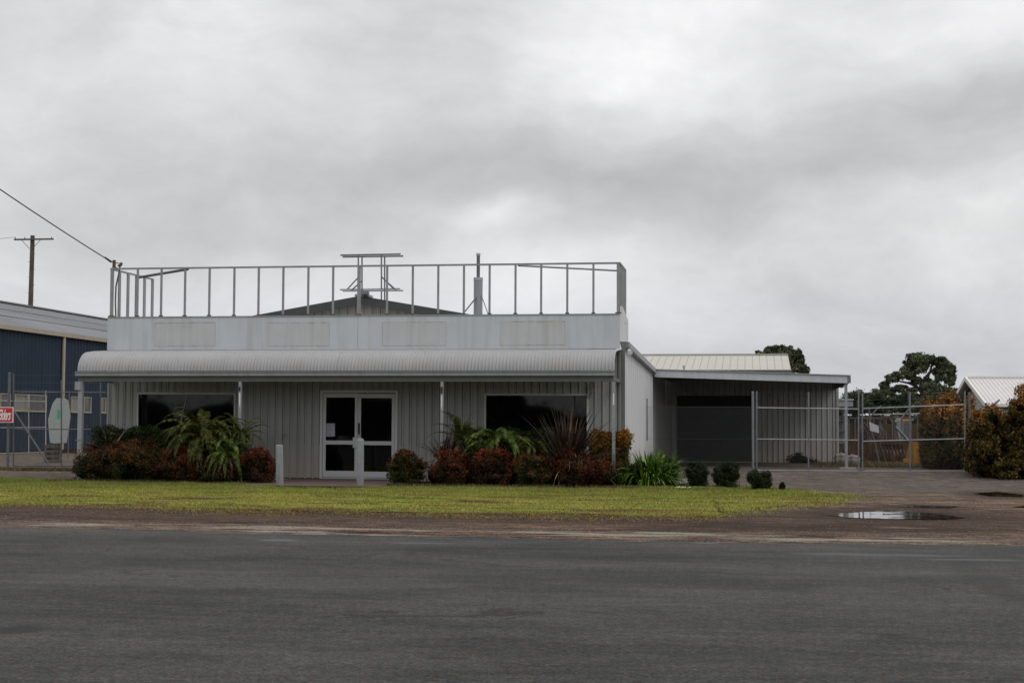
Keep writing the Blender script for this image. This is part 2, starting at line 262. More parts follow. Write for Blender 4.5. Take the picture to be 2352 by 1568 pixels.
# ------------------------------------------------------------------ mesh helpers
ORG = {}
def tag(o, label=None, cat=None, group=None, kind=None):
    for k, v in (('label', label), ('category', cat), ('group', group), ('kind', kind)):
        if v: o[k] = v
    return o
def thing(name, loc, label, cat, group=None):
    o = bpy.data.objects.new(name, None); COL.objects.link(o); o.location = loc; o.empty_display_size = .2
    ORG[o] = Vector(loc); return tag(o, label, cat, group)
def link_mesh(name, me, parent, origin):
    o = bpy.data.objects.new(name, me); COL.objects.link(o)
    if parent is not None:
        o.parent = parent; ORG[o] = ORG[parent]
        if parent.type == 'EMPTY' or True: pass
    else:
        o.location = origin; ORG[o] = Vector(origin)
    return o
class MB:
    def __init__(s): s.v = []; s.f = []
    def quad(s, a, b, c, d): n = len(s.v); s.v += [a, b, c, d]; s.f.append((n, n+1, n+2, n+3)); return s
    def box(s, x0, x1, y0, y1, z0, z1, ch=0.):
        n = len(s.v)
        for x in (x0, x1):
            for y in (y0, y1):
                for z in (z0, z1): s.v.append((x, y, z))
        for q in ((0, 1, 3, 2), (4, 6, 7, 5), (0, 4, 5, 1), (2, 3, 7, 6), (0, 2, 6, 4), (1, 5, 7, 3)): s.f.append(tuple(n+i for i in q))
        return s
    def tube(s, a, b, r, r2=None, k=8, cap=True, rot=0.):
        a = Vector(a); b = Vector(b); d = (b-a).normalized(); r2 = r if r2 is None else r2
        u = d.orthogonal() if abs(d.z) < .95 else Vector((1, 0, 0)); u = (u-d*u.dot(d)).normalized(); w = d.cross(u); n = len(s.v)
        for p, rr in ((a, r), (b, r2)):
            for i in range(k):
                t = 2*math.pi*i/k+rot; s.v.append(tuple(p+u*math.cos(t)*rr+w*math.sin(t)*rr))
        for i in range(k): j = (i+1) % k; s.f.append((n+i, n+j, n+k+j, n+k+i))
        if cap: s.f.append(tuple(n+i for i in range(k))[::-1]); s.f.append(tuple(n+k+i for i in range(k)))
        return s
    def path(s, pts, r, k=6):
        pts = [Vector(p) for p in pts]; rs = r if isinstance(r, (list, tuple)) else [r]*len(pts)
        for a, b, ra, rb in zip(pts, pts[1:], rs, rs[1:]): s.tube(a, b, ra, rb, k)
        return s
    def bar(s, a, b, w, t=None):           # square section bar
        t = t or w; return s.tube(a, b, w*.7071, w*.7071, 4, True, math.pi/4)
    def build(s, name, m, parent=None, origin=None, bevel=0, smooth=False):
        org = ORG[parent] if parent is not None else Vector(origin if origin is not None else (0, 0, 0))
        me = bpy.data.meshes.new(name); me.from_pydata([tuple(Vector(p)-org) for p in s.v], [], s.f); me.materials.append(m)
        me.update()
        if bevel:
            bm = bmesh.new(); bm.from_mesh(me); bmesh.ops.bevel(bm, geom=bm.edges[:], offset=bevel, segments=2, affect='EDGES', clamp_overlap=True); bm.to_mesh(me); bm.free()
        if smooth:
            me.polygons.foreach_set('use_smooth', [True]*len(me.polygons))
        return link_mesh(name, me, parent, org)
def np_mesh(name, V, F, mats, mi=None, parent=None, origin=(0, 0, 0)):
    """V (n,3), F (m,k) numpy"""
    me = bpy.data.meshes.new(name); n, k = F.shape
    me.vertices.add(len(V)); me.vertices.foreach_set('co', (V-np.array(origin)).astype(np.float32).ravel())
    me.loops.add(n*k); me.loops.foreach_set('vertex_index', F.astype(np.int32).ravel())
    me.polygons.add(n); me.polygons.foreach_set('loop_start', np.arange(0, n*k, k, dtype=np.int32)); me.polygons.foreach_set('loop_total', np.full(n, k, dtype=np.int32))
    for mm in mats: me.materials.append(mm)
    if mi is not None: me.polygons.foreach_set('material_index', mi.astype(np.int32))
    me.update(calc_edges=True); me.validate()
    if parent is not None: ORG.setdefault(parent, Vector(origin))
    o = bpy.data.objects.new(name, me); COL.objects.link(o)
    if parent is not None: o.parent = parent; ORG[o] = ORG[parent]
    else: o.location = origin; ORG[o] = Vector(origin)
    return o
def rib_profile(x0, x1, p, depth, rib=.30, phase=0.):
    """trapezoidal sheet: list of (x, out)"""
    xs = [x0, x1]; k = math.floor((x0-phase)/p)-1
    knots = [0, .05, .09, .13, rib-.05, rib]
    VAL = [(0, 0), (.05, -depth*.9), (.09, -depth*.9), (.13, depth*.75), (rib-.05, depth*.75), (rib, 0), (1, 0)]
    def val(x):
        t = ((x-phase) % p)/p
        for (a, va), (b, vb) in zip(VAL, VAL[1:]):
            if t <= b: return va+(vb-va)*(t-a)/(b-a)
        return 0.
    while phase+k*p < x1+p:
        for q in knots:
            x = phase+(k+q)*p
            if x0 < x < x1: xs.append(x)
        k += 1
    return [(x, val(x)) for x in sorted(set(xs))]
def clad_front(mb, rects, Y, p=.196, depth=.03, rib=.3, phase=0., ax='x'):
    for x0, x1, z0, z1 in rects:
        pr = rib_profile(x0, x1, p, depth, rib, phase)
        for (a, da), (b, db) in zip(pr, pr[1:]):
            if ax == 'x': mb.quad((a, Y-da, z0), (b, Y-db, z0), (b, Y-db, z1), (a, Y-da, z1))
            else: mb.quad((Y+da, a, z0), (Y+db, b, z0), (Y+db, b, z1), (Y+da, a, z1))
def poly_sheet(name, pts, z, m, kind='structure', jit=0., step=.6, seed=0, label=None):
    """flat sheet with an irregular outline"""
    r = random.Random(seed); out = []
    for (a, b) in zip(pts, pts[1:]+pts[:1]):
        a = Vector(a[:2]); b = Vector(b[:2]); n = max(1, int((b-a).length/step))
        for i in range(n):
            q = a.lerp(b, i/n); out.append((q.x+r.uniform(-jit, jit), q.y+r.uniform(-jit, jit)*.8))
    mb = MB(); mb.v = [(x, y, h(y)+z) for x, y in out]; mb.f = [tuple(range(len(out)))]
    o = mb.build(name, m); o['kind'] = kind
    if kind is None: del o['kind']
    return o, out

# ------------------------------------------------------------------ foliage
def leaf_cloud(blobs, n, size, aspect=.45, droop=0., shell=None, rng=RNG, outw=.6, lump=.12, sub=26, soft=.16, shoots=.03):
    """small leaf quads gathered in many soft clumps through a set of ellipsoids; blobs: (cx,cy,cz,rx,ry,rz)"""
    B = np.array(blobs, float); w = (B[:, 3]*B[:, 4]+B[:, 4]*B[:, 5]+B[:, 3]*B[:, 5]); nb = len(B)
    cd = rng.normal(size=(nb, sub, 3)); cd /= np.linalg.norm(cd, axis=2)[..., None]; cr = rng.uniform(.62, 1.0, (nb, sub, 1)); sg = rng.uniform(.5, 1.5, (nb, sub))
    idx = rng.choice(nb, n, p=w/w.sum()); k = rng.integers(0, sub, n); b = B[idx]; c = (cd*cr)[idx, k]
    q = c+rng.normal(size=(n, 3))*soft*sg[idx, k][:, None]; rr = np.linalg.norm(q, axis=1); lim = 1.05+soft*.8; q *= np.where(rr > lim, lim/rr, 1)[:, None]
    d = q/np.maximum(np.linalg.norm(q, axis=1), 1e-6)[:, None]; P = b[:, :3]+q*b[:, 3:]
    sh = rng.random(n) < shoots; P[sh] += (d[sh]*.6+np.array([0, 0, .7]))*rng.uniform(0, .22, sh.sum())[:, None]*b[sh, 3:4].clip(0, 1.2)
    N = d*outw+rng.normal(size=(n, 3))*.6+np.array([0, 0, .25]); N /= np.linalg.norm(N, axis=1)[:, None]
    T = np.cross(N, rng.normal(size=(n, 3))); T /= np.linalg.norm(T, axis=1)[:, None]
    T[:, 2] -= droop; T /= np.linalg.norm(T, axis=1)[:, None]; Bn = np.cross(N, T); Bn /= np.linalg.norm(Bn, axis=1)[:, None]
    s = size*rng.uniform(.6, 1.4, n)[:, None]; a = aspect
    V = np.stack([P-T*s*.5, P+Bn*s*a*.5+N*s*.05, P+T*s*.5, P-Bn*s*a*.5+N*s*.05], 1).reshape(-1, 3)
    F = np.arange(4*n).reshape(-1, 4); return V, F
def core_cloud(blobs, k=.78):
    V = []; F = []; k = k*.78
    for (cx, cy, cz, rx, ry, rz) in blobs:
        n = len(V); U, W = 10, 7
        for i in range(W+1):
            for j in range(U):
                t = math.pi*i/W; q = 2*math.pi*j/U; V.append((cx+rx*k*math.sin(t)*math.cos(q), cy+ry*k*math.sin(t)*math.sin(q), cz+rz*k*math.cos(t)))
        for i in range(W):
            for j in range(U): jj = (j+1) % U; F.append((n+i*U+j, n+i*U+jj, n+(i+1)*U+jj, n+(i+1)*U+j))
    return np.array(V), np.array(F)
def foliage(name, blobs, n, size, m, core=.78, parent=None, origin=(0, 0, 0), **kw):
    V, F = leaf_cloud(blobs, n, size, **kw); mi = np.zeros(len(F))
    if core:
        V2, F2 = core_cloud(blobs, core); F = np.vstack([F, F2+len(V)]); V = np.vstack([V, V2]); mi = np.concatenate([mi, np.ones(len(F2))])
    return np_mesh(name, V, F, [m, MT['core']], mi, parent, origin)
def blobs_for(c, r, k=7, s=.62, rnd=random, flat=0.):
    """an uneven bush: one big ellipsoid broken into k lobes"""
    out = [(c[0], c[1], c[2], r[0]*.88, r[1]*.88, r[2]*.93), (c[0], c[1], c[2]-r[2]*.45, r[0]*.85, r[1]*.85, r[2]*.55)]
    for i in range(k):
        t = rnd.uniform(0, 6.28); e = rnd.uniform(-.5, .95); cc = math.sqrt(max(0, 1-e*e))
        q = s*rnd.uniform(.55, .85)
        out.append((c[0]+math.cos(t)*cc*r[0]*.62, c[1]+math.sin(t)*cc*r[1]*.62, c[2]+e*r[2]*.58, r[0]*q, r[1]*q, r[2]*q))
    return out
def bush(name, x0, x1, ytop, ybase, Y, label, cat, m, n=9000, size=.05, group=None, depth=None, k=9, zb=None, **kw):
    """a bush standing at depth Y spanning photo columns x0..x1"""
    a = PY(x0, ybase, Y); b = PY(x1, ybase, Y); t = PY((x0+x1)/2, ytop, Y); zb = h(Y) if zb is None else zb
    w = (b.x-a.x)/2; hh = (t.z-zb)/2; c = ((a.x+b.x)/2, Y, zb+hh*.98)
    o = foliage(name, blobs_for(c, (w, depth or w*.9, hh*1.05), k, rnd=random.Random(int(x0))), int(n*1.5), size*.9, m, origin=(c[0], Y, zb), **kw)
    # keep foliage above ground
    me = o.data; arr = np.empty(len(me.vertices)*3, dtype=np.float32); me.vertices.foreach_get('co', arr); arr = arr.reshape(-1, 3); arr[:, 2] = np.maximum(arr[:, 2], .004); me.vertices.foreach_set('co', arr.ravel()); me.update()
    return tag(o, label, cat, group)
def strip(V, F, pts, wid, side):
    n = len(V)
    for p, w in zip(pts, wid): V.append(tuple(p-side*w)); V.append(tuple(p+side*w))
    for i in range(len(pts)-1): F.append((n+2*i, n+2*i+1, n+2*i+3, n+2*i+2))
def swords(name, base, n, length, width, m, origin, spread=.9, arch=.5, seed=1, az=None, elev=(35, 88), parent=None):
    r = random.Random(seed); V = []; F = []
    for i in range(n):
        a = r.uniform(0, 6.283) if az is None else math.radians(r.uniform(*az)); el = math.radians(r.uniform(*elev)); Lh = length*r.uniform(.6, 1.05); w = width*r.uniform(.7, 1.2)
        d = Vector((math.cos(a)*math.cos(el), math.sin(a)*math.cos(el), math.sin(el))); p = Vector(base)+Vector((math.cos(a), math.sin(a), 0))*r.uniform(0, .16*spread)
        side = Vector((-math.sin(a), math.cos(a), r.uniform(-.4, .4))).normalized(); pts = []; wd = []; ar = arch*r.uniform(.3, 1.5)
        for k in range(8):
            pts.append(p.copy()); t = k/7; wd.append(w*(.55+.45*min(1, t*3))*(1-max(0, t-.55)/.45*.97)*.5)
            p = p+d*(Lh/7); d = (d+Vector((0, 0, -ar*.16*(1+t)))).normalized()
        strip(V, F, pts, wd, side)
    V = np.array(V); V[:, 2] = np.maximum(V[:, 2], .03); return np_mesh(name, V, np.array(F), [m], None, parent, origin)
def fronds(name, base, n, length, m, origin, seed=1, elev=(15, 75), parent=None, az=None, droop=1., width=.17, pairs=30):
    r = random.Random(seed); V = []; F = []
    for i in range(n):
        a = (i+r.uniform(-.35, .35))*6.283/n if az is None else math.radians(r.uniform(*az)); el = math.radians(r.uniform(*elev)); Lh = length*r.uniform(.75, 1.05)
        d = Vector((math.cos(a)*math.cos(el), math.sin(a)*math.cos(el), math.sin(el))); p = Vector(base); side = Vector((-math.sin(a), math.cos(a), 0)); N = pairs; pts = []; dr = droop*r.uniform(.7, 1.3)
        for k in range(N+1):
            pts.append((p.copy(), d.copy())); p = p+d*(Lh/N); d = (d+Vector((0, 0, -dr*.058*(.5+1.2*k/N)))).normalized()
        strip(V, F, [q for q, _ in pts[::3]], [.008*(1-.8*j/len(pts[::3])) for j in range(len(pts[::3]))], side)
        for k in range(3, N+1):
            q, dd = pts[k]; t = k/N; pl = width*Lh*min(1, (t+.05)*3.2)*(1-t**2.2*.95)
            for sgn in (-1, 1):
                e = (side*sgn*.92+dd*.45+Vector((0, 0, r.uniform(-.45, .0)))).normalized(); mid = q+e*pl*.5; end = q+e*pl+Vector((0, 0, -pl*.22)); wv = dd*(Lh/N*.36); n0 = len(V)
                V.extend([tuple(q-wv*.6), tuple(q+wv*.6), tuple(mid+wv), tuple(mid-wv), tuple(end)]); F.append((n0, n0+1, n0+2, n0+3)); F.append((n0+3, n0+2, n0+4, n0+4))
    # last faces were degenerate quads: give them a fourth point
    V = list(V); FF = []
    for q in F:
        if q[2] == q[3]:
            V.append((V[q[2]][0], V[q[2]][1], V[q[2]][2]-.002)); FF.append((q[0], q[1], q[2], len(V)-1))
        else: FF.append(q)
    V = np.array(V); V[:, 2] = np.maximum(V[:, 2], .03); return np_mesh(name, V, np.array(FF), [m], None, parent, origin)
def copytree(o, dloc, parent=None):
    c = o.copy(); COL.objects.link(c)
    if parent is not None: c.parent = parent
    else: c.location = Vector(o.location)+Vector(dloc)
    for ch in [q for q in bpy.data.objects if q.parent == o]: copytree(ch, (0, 0, 0), c)
    return c

# ------------------------------------------------------------------ THE GROUND
mb = MB(); ys = [-80, 42, 47, 50, 120, 900, 1600]
for a, b in zip(ys, ys[1:]): mb.quad((-900, a, h(a)), (900, a, h(a)), (900, b, h(b)), (-900, b, h(b)))
tag(mb.build('ground', MT['field']), kind='structure')
mb = MB(); ys = [10, 42, 47, 50, 66]
for a, b in zip(ys, ys[1:]): mb.quad((-60, a, h(a)+.004), (40, a, h(a)+.004), (40, b, h(b)+.004), (-60, b, h(b)+.004))
tag(mb.build('gravel_verge', MT['gravel']), kind='structure')
E_ = [(-60, 25.5), (-22, 22.0), (-14, 21.2)]+[tuple(PZ(x, y)[:2]) for x, y in ((0, 1212), (300, 1216), (600, 1224), (800, 1229), (1000, 1232), (1300, 1240), (1600, 1246), (1900, 1248), (2352, 1254))]+[(8, 19.0), (40, 18.5)]
poly_sheet('road', [(40, -60), (-60, -60)]+E_, .008, MT['asphalt'], jit=.16, step=.22, seed=3)
LAWN = [(-40, 26.5), (-18, 25.0)]+[tuple(PZ(x, y)[:2]) for x, y in ((0, 1163), (200, 1163), (330, 1172), (500, 1176), (650, 1181), (900, 1184), (1100, 1187), (1300, 1189), (1500, 1196), (1640, 1194), (1690, 1180), (1790, 1168), (1900, 1156), (1956, 1144), (1945, 1137), (1880, 1131), (1800, 1124), (1740, 1120), (1500, 1116), (1400, 1119), (1200, 1120), (900, 1118), (830, 1121), (640, 1122), (610, 1112), (300, 1108), (150, 1100), (0, 1099))]+[(-24, 37.6), (-40, 38)]
LAWN_IN = [(x, y+(1.0 if y < 31.4 and x < 1.2 else 0)) if x < 1.2 else (x-.5, y) for x, y in LAWN]
_, _o = poly_sheet('lawn', LAWN_IN, .012, MT['turf'], jit=.22, step=.16, seed=5)
# soil of the two garden beds
poly_sheet('garden_soil', [tuple(PZ(x, y)[:2]) for x, y in ((165, 1109), (625, 1116))]+[(-10.7, 38.6), (-17.3, 38.6)], .018, MT['soil'], jit=.06, step=.3)
poly_sheet('garden_soil', [tuple(PZ(x, y)[:2]) for x, y in ((890, 1121), (1410, 1124), (1570, 1118))]+[(-1.4, 38.6), (-8.6, 38.7)], .018, MT['soil'], jit=.06, step=.3)
# brick paving in front of the doors
mb = MB(); mb.box(-11.6, -8.3, 34.35, 38.97, -.05, .034); tag(mb.build('path', MT['brickpath'], bevel=.006), kind='structure')
mb = MB(); mb.box(-16.8, -11.6, 38.3, 38.97, -.05, .03).box(-8.3, -3.3, 38.3, 38.97, -.05, .03); tag(mb.build('pavement', MT['concrete']), kind='structure')
def pxpoly(pts): return [tuple(PZ(x, y)[:2]) for x, y in pts]
# puddles
for i, p in enumerate([((1905, 1183), (1960, 1178), (2060, 1174), (2130, 1178), (2215, 1190), (2180, 1194), (2050, 1193), (1950, 1190)),
        ((2065, 1164), (2110, 1162), (2205, 1164), (2190, 1167), (2100, 1167)), ((2235, 1134), (2290, 1130), (2345, 1136), (2352, 1142), (2280, 1140)), ((2330, 1165), (2352, 1163), (2400, 1165), (2380, 1169))]):
    o, _ = poly_sheet('puddle', pxpoly(p), .014, MT['water'], kind=None, jit=.07, step=.07, seed=40+i)
    tag(o, ['largest puddle, long and shining on the gravel drive in front of the double gates', 'thin streak of puddle just behind the largest puddle', 'dark round puddle nearest the orange tipped hedge', 'small puddle cut by the right edge of the picture'][i], 'puddle', 'puddles on the gravel verge')
lawn_out = [tuple(p[:2]) for p in LAWN]
# grass blades on the lawn
def pip(px, py, poly):
    ins = np.zeros(len(px), bool); n = len(poly)
    for i in range(n):
        x1, y1 = poly[i]; x2, y2 = poly[(i+1) % n]
        if y1 == y2: continue
        c = ((y1 > py) != (y2 > py)) & (px < (x2-x1)*(py-y1)/(y2-y1)+x1); ins ^= c
    return ins
N = 520000; gx = RNG.uniform(-20, 3.2, N); gy = RNG.uniform(22.5, 38.4, N); e1 = RNG.normal(0, 1, N); e2 = RNG.normal(0, 1, N)
wob = .35*np.sin(gx*1.3)+.25*np.sin(gx*3.7+gy)+.2*np.sin(gx*9.1+gy*4); k = pip(gx+e1*.25, gy+e2*.42+wob*.55+.15, lawn_out)
bare = np.sin(gx*.9+np.sin(gy*1.9)*1.5)*np.sin(gy*2.3+np.sin(gx*.7)*2)+.6*np.sin(gx*4.3+gy*3.1); k &= (bare < .90) | (RNG.random(N) < .2)
k &= ~((gx > -11.7) & (gx < -8.2) & (gy > 34.4)); k &= ~((gx > -17.6) & (gx < -11.2) & (gy > 36.15)); gx = gx[k]; gy = gy[k]; N = len(gx)
tuft = (np.sin(gx*1.7+np.sin(gy*2.1)*2)+np.sin(gy*2.9+gx*.6)+np.sin(gx*5.1)*.5)/2.5
near = np.clip((gy-27)/8, 0, 1); hh = RNG.uniform(.010, .034, N)*(1+.35*tuft)*(.75+.9*near)
a = RNG.uniform(0, 6.283, N); w = RNG.uniform(.004, .009, N); lx = RNG.normal(0, .018, N); ly = RNG.normal(0, .018, N)
P0 = np.stack([gx-np.cos(a)*w, gy-np.sin(a)*w, np.full(N, .011)], 1); P1 = np.stack([gx+np.cos(a)*w, gy+np.sin(a)*w, np.full(N, .011)], 1); P2 = np.stack([gx+lx, gy+ly, .012+hh], 1)
g = np_mesh('grass', np.stack([P0, P1, P2], 1).reshape(-1, 3), np.arange(3*N).reshape(-1, 3), [MT['blades']]); tag(g, 'short yellow green grass of the roadside lawn', 'grass', kind='stuff')

# ------------------------------------------------------------------ THE SHOP
XL, XR, YF = -16.62, -3.21, 39.0
shop = thing('shop_building', (-9.9, YF, 0), 'vacant low grey metal-clad shop with curved iron verandah and blank sign band', 'shop')
wz0, wz1 = .03, 3.30
D = (-10.90, -8.87, 2.29); W1 = (-15.82, -13.17, 1.05, 2.21); W2 = (-6.63, -4.02, 1.05, 2.19)
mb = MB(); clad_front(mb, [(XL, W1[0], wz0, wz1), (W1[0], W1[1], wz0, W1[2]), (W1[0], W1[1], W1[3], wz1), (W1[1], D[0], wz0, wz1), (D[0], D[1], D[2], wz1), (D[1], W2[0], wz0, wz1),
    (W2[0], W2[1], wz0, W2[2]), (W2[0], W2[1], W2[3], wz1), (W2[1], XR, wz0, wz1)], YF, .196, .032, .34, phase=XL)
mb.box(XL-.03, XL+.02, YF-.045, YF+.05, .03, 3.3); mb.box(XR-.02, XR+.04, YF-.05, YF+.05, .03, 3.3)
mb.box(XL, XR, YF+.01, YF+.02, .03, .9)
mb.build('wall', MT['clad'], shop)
# brown plinth line of the floor slab
MB().box(XL, XR, YF-.02, YF+.04, -.02, .055).build('plinth', MT['brickpath'], shop)
# side walls and the rest of the volume
XS = -3.125
mb = MB(); zt0, zt1 = 3.36, 3.10
mb.v += [(XS, YF+.06, .0), (XS, 50.1, .0), (XS, 50.1, zt1), (XS, YF+.06, zt0)]; mb.f += [(0, 1, 2, 3)]
for i in range(1, 14):                      # standing seams
    y = YF+.06+i*.8; z = zt0+(zt1-zt0)*(y-YF)/11.1
    if y < 50: mb.box(XS-.001, XS+.008, y-.006, y+.006, 0, z-.01)
mb.quad((XS-.05, 50.1, 0), (XS+.03, 50.1, 0), (XS+.03, 50.1, 3.1), (XS-.05, 50.1, 3.1)).build('side_wall', MT['whitewall'], shop)
mb = MB(); clad_front(mb, [(YF+.05, 58.0, 0, 3.4)], XL-.01, ax='y', p=.196, depth=-.02)
mb.build('side_wall', MT['clad'], shop)
# side gutter with its falling line, corner downpipe
mb = MB(); a0, a1 = Vector((XS+.06, YF+.05, 3.43)), Vector((XS+.06, 50.25, 3.17))
for (dx0, dz0, dx1, dz1) in ((-.06, .07, .07, .07), (.07, .07, .08, -.08), (.08, -.08, -.06, -.08)):
    mb.quad(tuple(a0+Vector((dx0, 0, dz0))), tuple(a1+Vector((dx0, 0, dz0))), tuple(a1+Vector((dx1, 0, dz1))), tuple(a0+Vector((dx1, 0, dz1))))
mb.quad(tuple(a0+Vector((-.06, 0, .07))), tuple(a0+Vector((.07, 0, .07))), tuple(a0+Vector((.08, 0, -.08))), tuple(a0+Vector((-.06, 0, -.08))))
g = mb.build('side_gutter', MT['gutter'], shop)
mb = MB(); mb.v += [(XS-.09, YF-.09, 3.50), (XS+.07, YF-.09, 3.50), (XS+.07, YF+.06, 3.50), (XS-.09, YF+.06, 3.50), (XS-.05, YF-.07, 3.28), (XS+.03, YF-.07, 3.28), (XS+.03, YF+.04, 3.28), (XS-.05, YF+.04, 3.28)]
mb.f += [(0, 1, 5, 4), (1, 2, 6, 5), (2, 3, 7, 6), (3, 0, 4, 7), (0, 3, 2, 1)]
MB.build(mb, 'rain_head', MT['gutdark'], shop)
MB().box(XS-.05, XS+.03, YF-.075, YF+.03, .05, 3.28).build('downpipe', MT['gutdark'], shop, bevel=.01)
# sign band
pz0, pz1 = 3.325, 4.17
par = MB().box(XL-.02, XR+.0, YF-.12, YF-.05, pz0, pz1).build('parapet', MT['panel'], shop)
MB().box(XL-.02, XR, YF-.135, YF-.02, pz1, pz1+.03).build('capping', MT['gutter'], par)
mb = MB(); mb.v += [(XR+.06, YF-.12, 3.5), (XR+.06, YF+1.75, 3.5), (XR+.06, YF+1.75, 4.15), (XR+.06, YF-.12, 4.38)]; mb.f += [(0, 1, 2, 3)]
mb.v += [(XR+.0, YF-.12, 3.5), (XR+.0, YF-.12, 4.38)]; mb.f += [(4, 0, 3, 5)]
mb.box(XR+.061, XR+.068, YF+.4, YF+1.2, 4.02, 4.05); mb.box(XR+.061, XR+.066, YF+1.0, YF+1.03, 3.5, 3.9); mb.build('parapet_return', MT['whitewall'], shop)
mb = MB(); mb.quad((XL-.02, YF-.05, 3.3), (XL-.02, YF+2.9, 3.3), (XL-.02, YF+2.9, 4.15), (XL-.02, YF-.05, 4.15)).build('parapet_return', MT['panel'], shop)
# sheet joints in the band
mb = MB(); jx = PY(824.5, 760, YF).x; mb.box(jx-.004, jx+.004, YF-.123, YF-.119, pz0, pz1)
mb.build('panel_joint', MT['gutter'], par)
for (x0, x1, y0, y1) in ((356, 495, 740, 795), (615, 757, 740, 795), (878, 1025, 739, 794), (1149, 1298, 737, 793)):
    a = PY(x0, y1, YF-.12); b = PY(x1, y0, YF-.12)
    gp = MB().box(a.x, b.x, YF-.124, YF-.119, a.z, b.z).build('faded_patch', MT['ghost'], par)
    mb = MB(); r = random.Random(x0); n_ = 26; y_ = YF-.1265; ring_o = []; ring_i = []
    for (p, q) in (((a.x, a.z), (b.x, a.z)), ((b.x, a.z), (b.x, b.z)), ((b.x, b.z), (a.x, b.z)), ((a.x, b.z), (a.x, a.z))):
        for k_ in range(n_):
            t = k_/n_; X = p[0]+(q[0]-p[0])*t; Z = p[1]+(q[1]-p[1])*t; cx_, cz_ = (a.x+b.x)/2, (a.z+b.z)/2; top = p[1] == q[1] == b.z; w_ = r.choice((.003, .004, .014, .02)) if top else r.choice((.002, .003, .009))
            ring_o.append((X, y_, Z)); ring_i.append((X+math.copysign(min(w_, abs(cx_-X)), cx_-X), y_, Z+math.copysign(min(w_, abs(cz_-Z)), cz_-Z)))
    N_ = len(ring_o); mb.v = ring_o+ring_i; mb.f = [(k_, (k_+1) % N_, N_+(k_+1) % N_, N_+k_) for k_ in range(N_)]
    mb.build('glue_mark', MT['grime'], gp)
# verandah: bull-nosed corrugated iron
yc, zg = 36.92, 2.70
prof = [(YF-.05, 3.30), (38.4, 3.27), (37.9, 3.235), (37.5, 3.19)]
for i in range(1, 10):
    t = math.radians(10+80*i/9); R_ = .50; prof.append((37.5-R_*(math.sin(t)-math.sin(math.radians(10)))*1.35/1.0*.85, 3.19-.0-R_*(math.cos(math.radians(10))-math.cos(t))*.96))
yl = prof[-1][0]; prof = [(yc+(y-yl)*((YF-.05-yc)/(YF-.05-yl)), z) for y, z in prof]
cx0, cx1 = XL+.06, XR+.03; nx = int((cx1-cx0)/.0845*8); V = []; 
nrm = []
for i, (y, z) in enumerate(prof):
    a = prof[max(0, i-1)]; b = prof[min(len(prof)-1, i+1)]; dy, dz = b[0]-a[0], b[1]-a[1]; l = math.hypot(dy, dz); nrm.append((dz/l, -dy/l))
for j in range(nx+1):
    x = cx0+(cx1-cx0)*j/nx; wv = .017*math.cos(2*math.pi*x/.0845)
    for (y, z), (ny, nz) in zip(prof, nrm): V.append((x, y+ny*wv, z+nz*wv))
K = len(prof); F = [(j*K+i, j*K+i+1, (j+1)*K+i+1, (j+1)*K+i) for j in range(nx) for i in range(K-1)]
can = np_mesh('verandah_roof', np.array(V), np.array(F), [MT['canopy']], None, shop, ORG[shop]); can.data.polygons.foreach_set('use_smooth', [True]*len(F))
mb = MB()
for xj in (PY(778, 830, 37).x,): mb.path([(xj, y+ny*.013, z+nz*.013) for (y, z), (ny, nz) in zip(prof, nrm)], .006, 4)
mb.build('sheet_lap', MT['gutter'], can)
MB().box(cx0, cx1, yc+.0, yc+.01, 2.6, 2.72)
gt = MB().box(cx0-.03, cx1+.0, yc-.10, yc+.02, 2.585, 2.685).box(cx0-.03, cx1, yc-.125, yc-.095, 2.672, 2.70).build('gutter', MT['gutter'], shop, bevel=.008)
MB().box(cx0+.02, cx1-.02, yc-.02, yc+.06, 2.45, 2.583).build('verandah_beam', MT['soffit'], shop)
# side beams and purlins below the sheets
mb = MB()
for x in (cx0+.05, cx1-.05): mb.box(x-.03, x+.03, yc+.06, YF-.05, 2.47, 2.56)
for y in (37.6, 38.3): mb.box(cx0+.08, cx1-.08, y-.03, y+.03, 2.98, 3.05)
mb.build('rafter', MT['soffit'], shop)
# posts: left one boxed at the top, two slim in the middle, right one
def vpost(x, w, z0=.02, extras=None):
    p = MB().box(x-w/2, x+w/2, yc-.04-w/2+.05, yc-.04+w/2+.05, z0, 2.45).build('verandah_post', MT['post'], shop, bevel=.004); return p
lp = vpost(PY(185, 950, yc).x, .115)
lx = PY(183, 875, yc).x; MB().box(lx-.09, lx+.07, yc-.09, yc+.09, 2.24, 2.45).build('post_box', MT['post'], lp, bevel=.004)
zz = PY(183, 1010, yc).z; MB().box(lx-.06, lx+.09, yc-.06, yc+.08, zz-.012, zz+.012).build('post_joint', MT['gutdark'], lp)
for px, blk in ((551, (888, 898)), (1015, (888, 903))):
    x = PY(px, 950, yc).x; p = vpost(x, .075)
    z0 = PY(px, blk[1], yc).z; z1 = PY(px, blk[0], yc).z
    MB().box(x-.028, x+.018, yc-.045, yc-.027, z0, z1).build('black_holder', MT['black'], p, bevel=.004)
    za = PY(px, blk[1]+4, yc).z; zb_ = PY(px, blk[1]+32, yc).z
    mb = MB().box(x-.012, x+.012, yc-.031, yc-.0265, zb_, za); mb.box(x-.016, x+.016, yc-.033, yc-.0265, zb_-.04, zb_-.02)
    mb.build('white_bracket', MT['signwhite'], p)
x = PY(1409.5, 950, yc).x; p = vpost(x, .075); za = PY(1410, 903, yc).z; zb_ = PY(1410, 930, yc).z
MB().box(x-.012, x+.012, yc-.031, yc-.0265, zb_, za).build('white_bracket', MT['signwhite'], p)
MB().box(x-.041, x+.041, yc-.034, yc+.054, .02, .75).build('post_sleeve', MT['gutdark'], p)
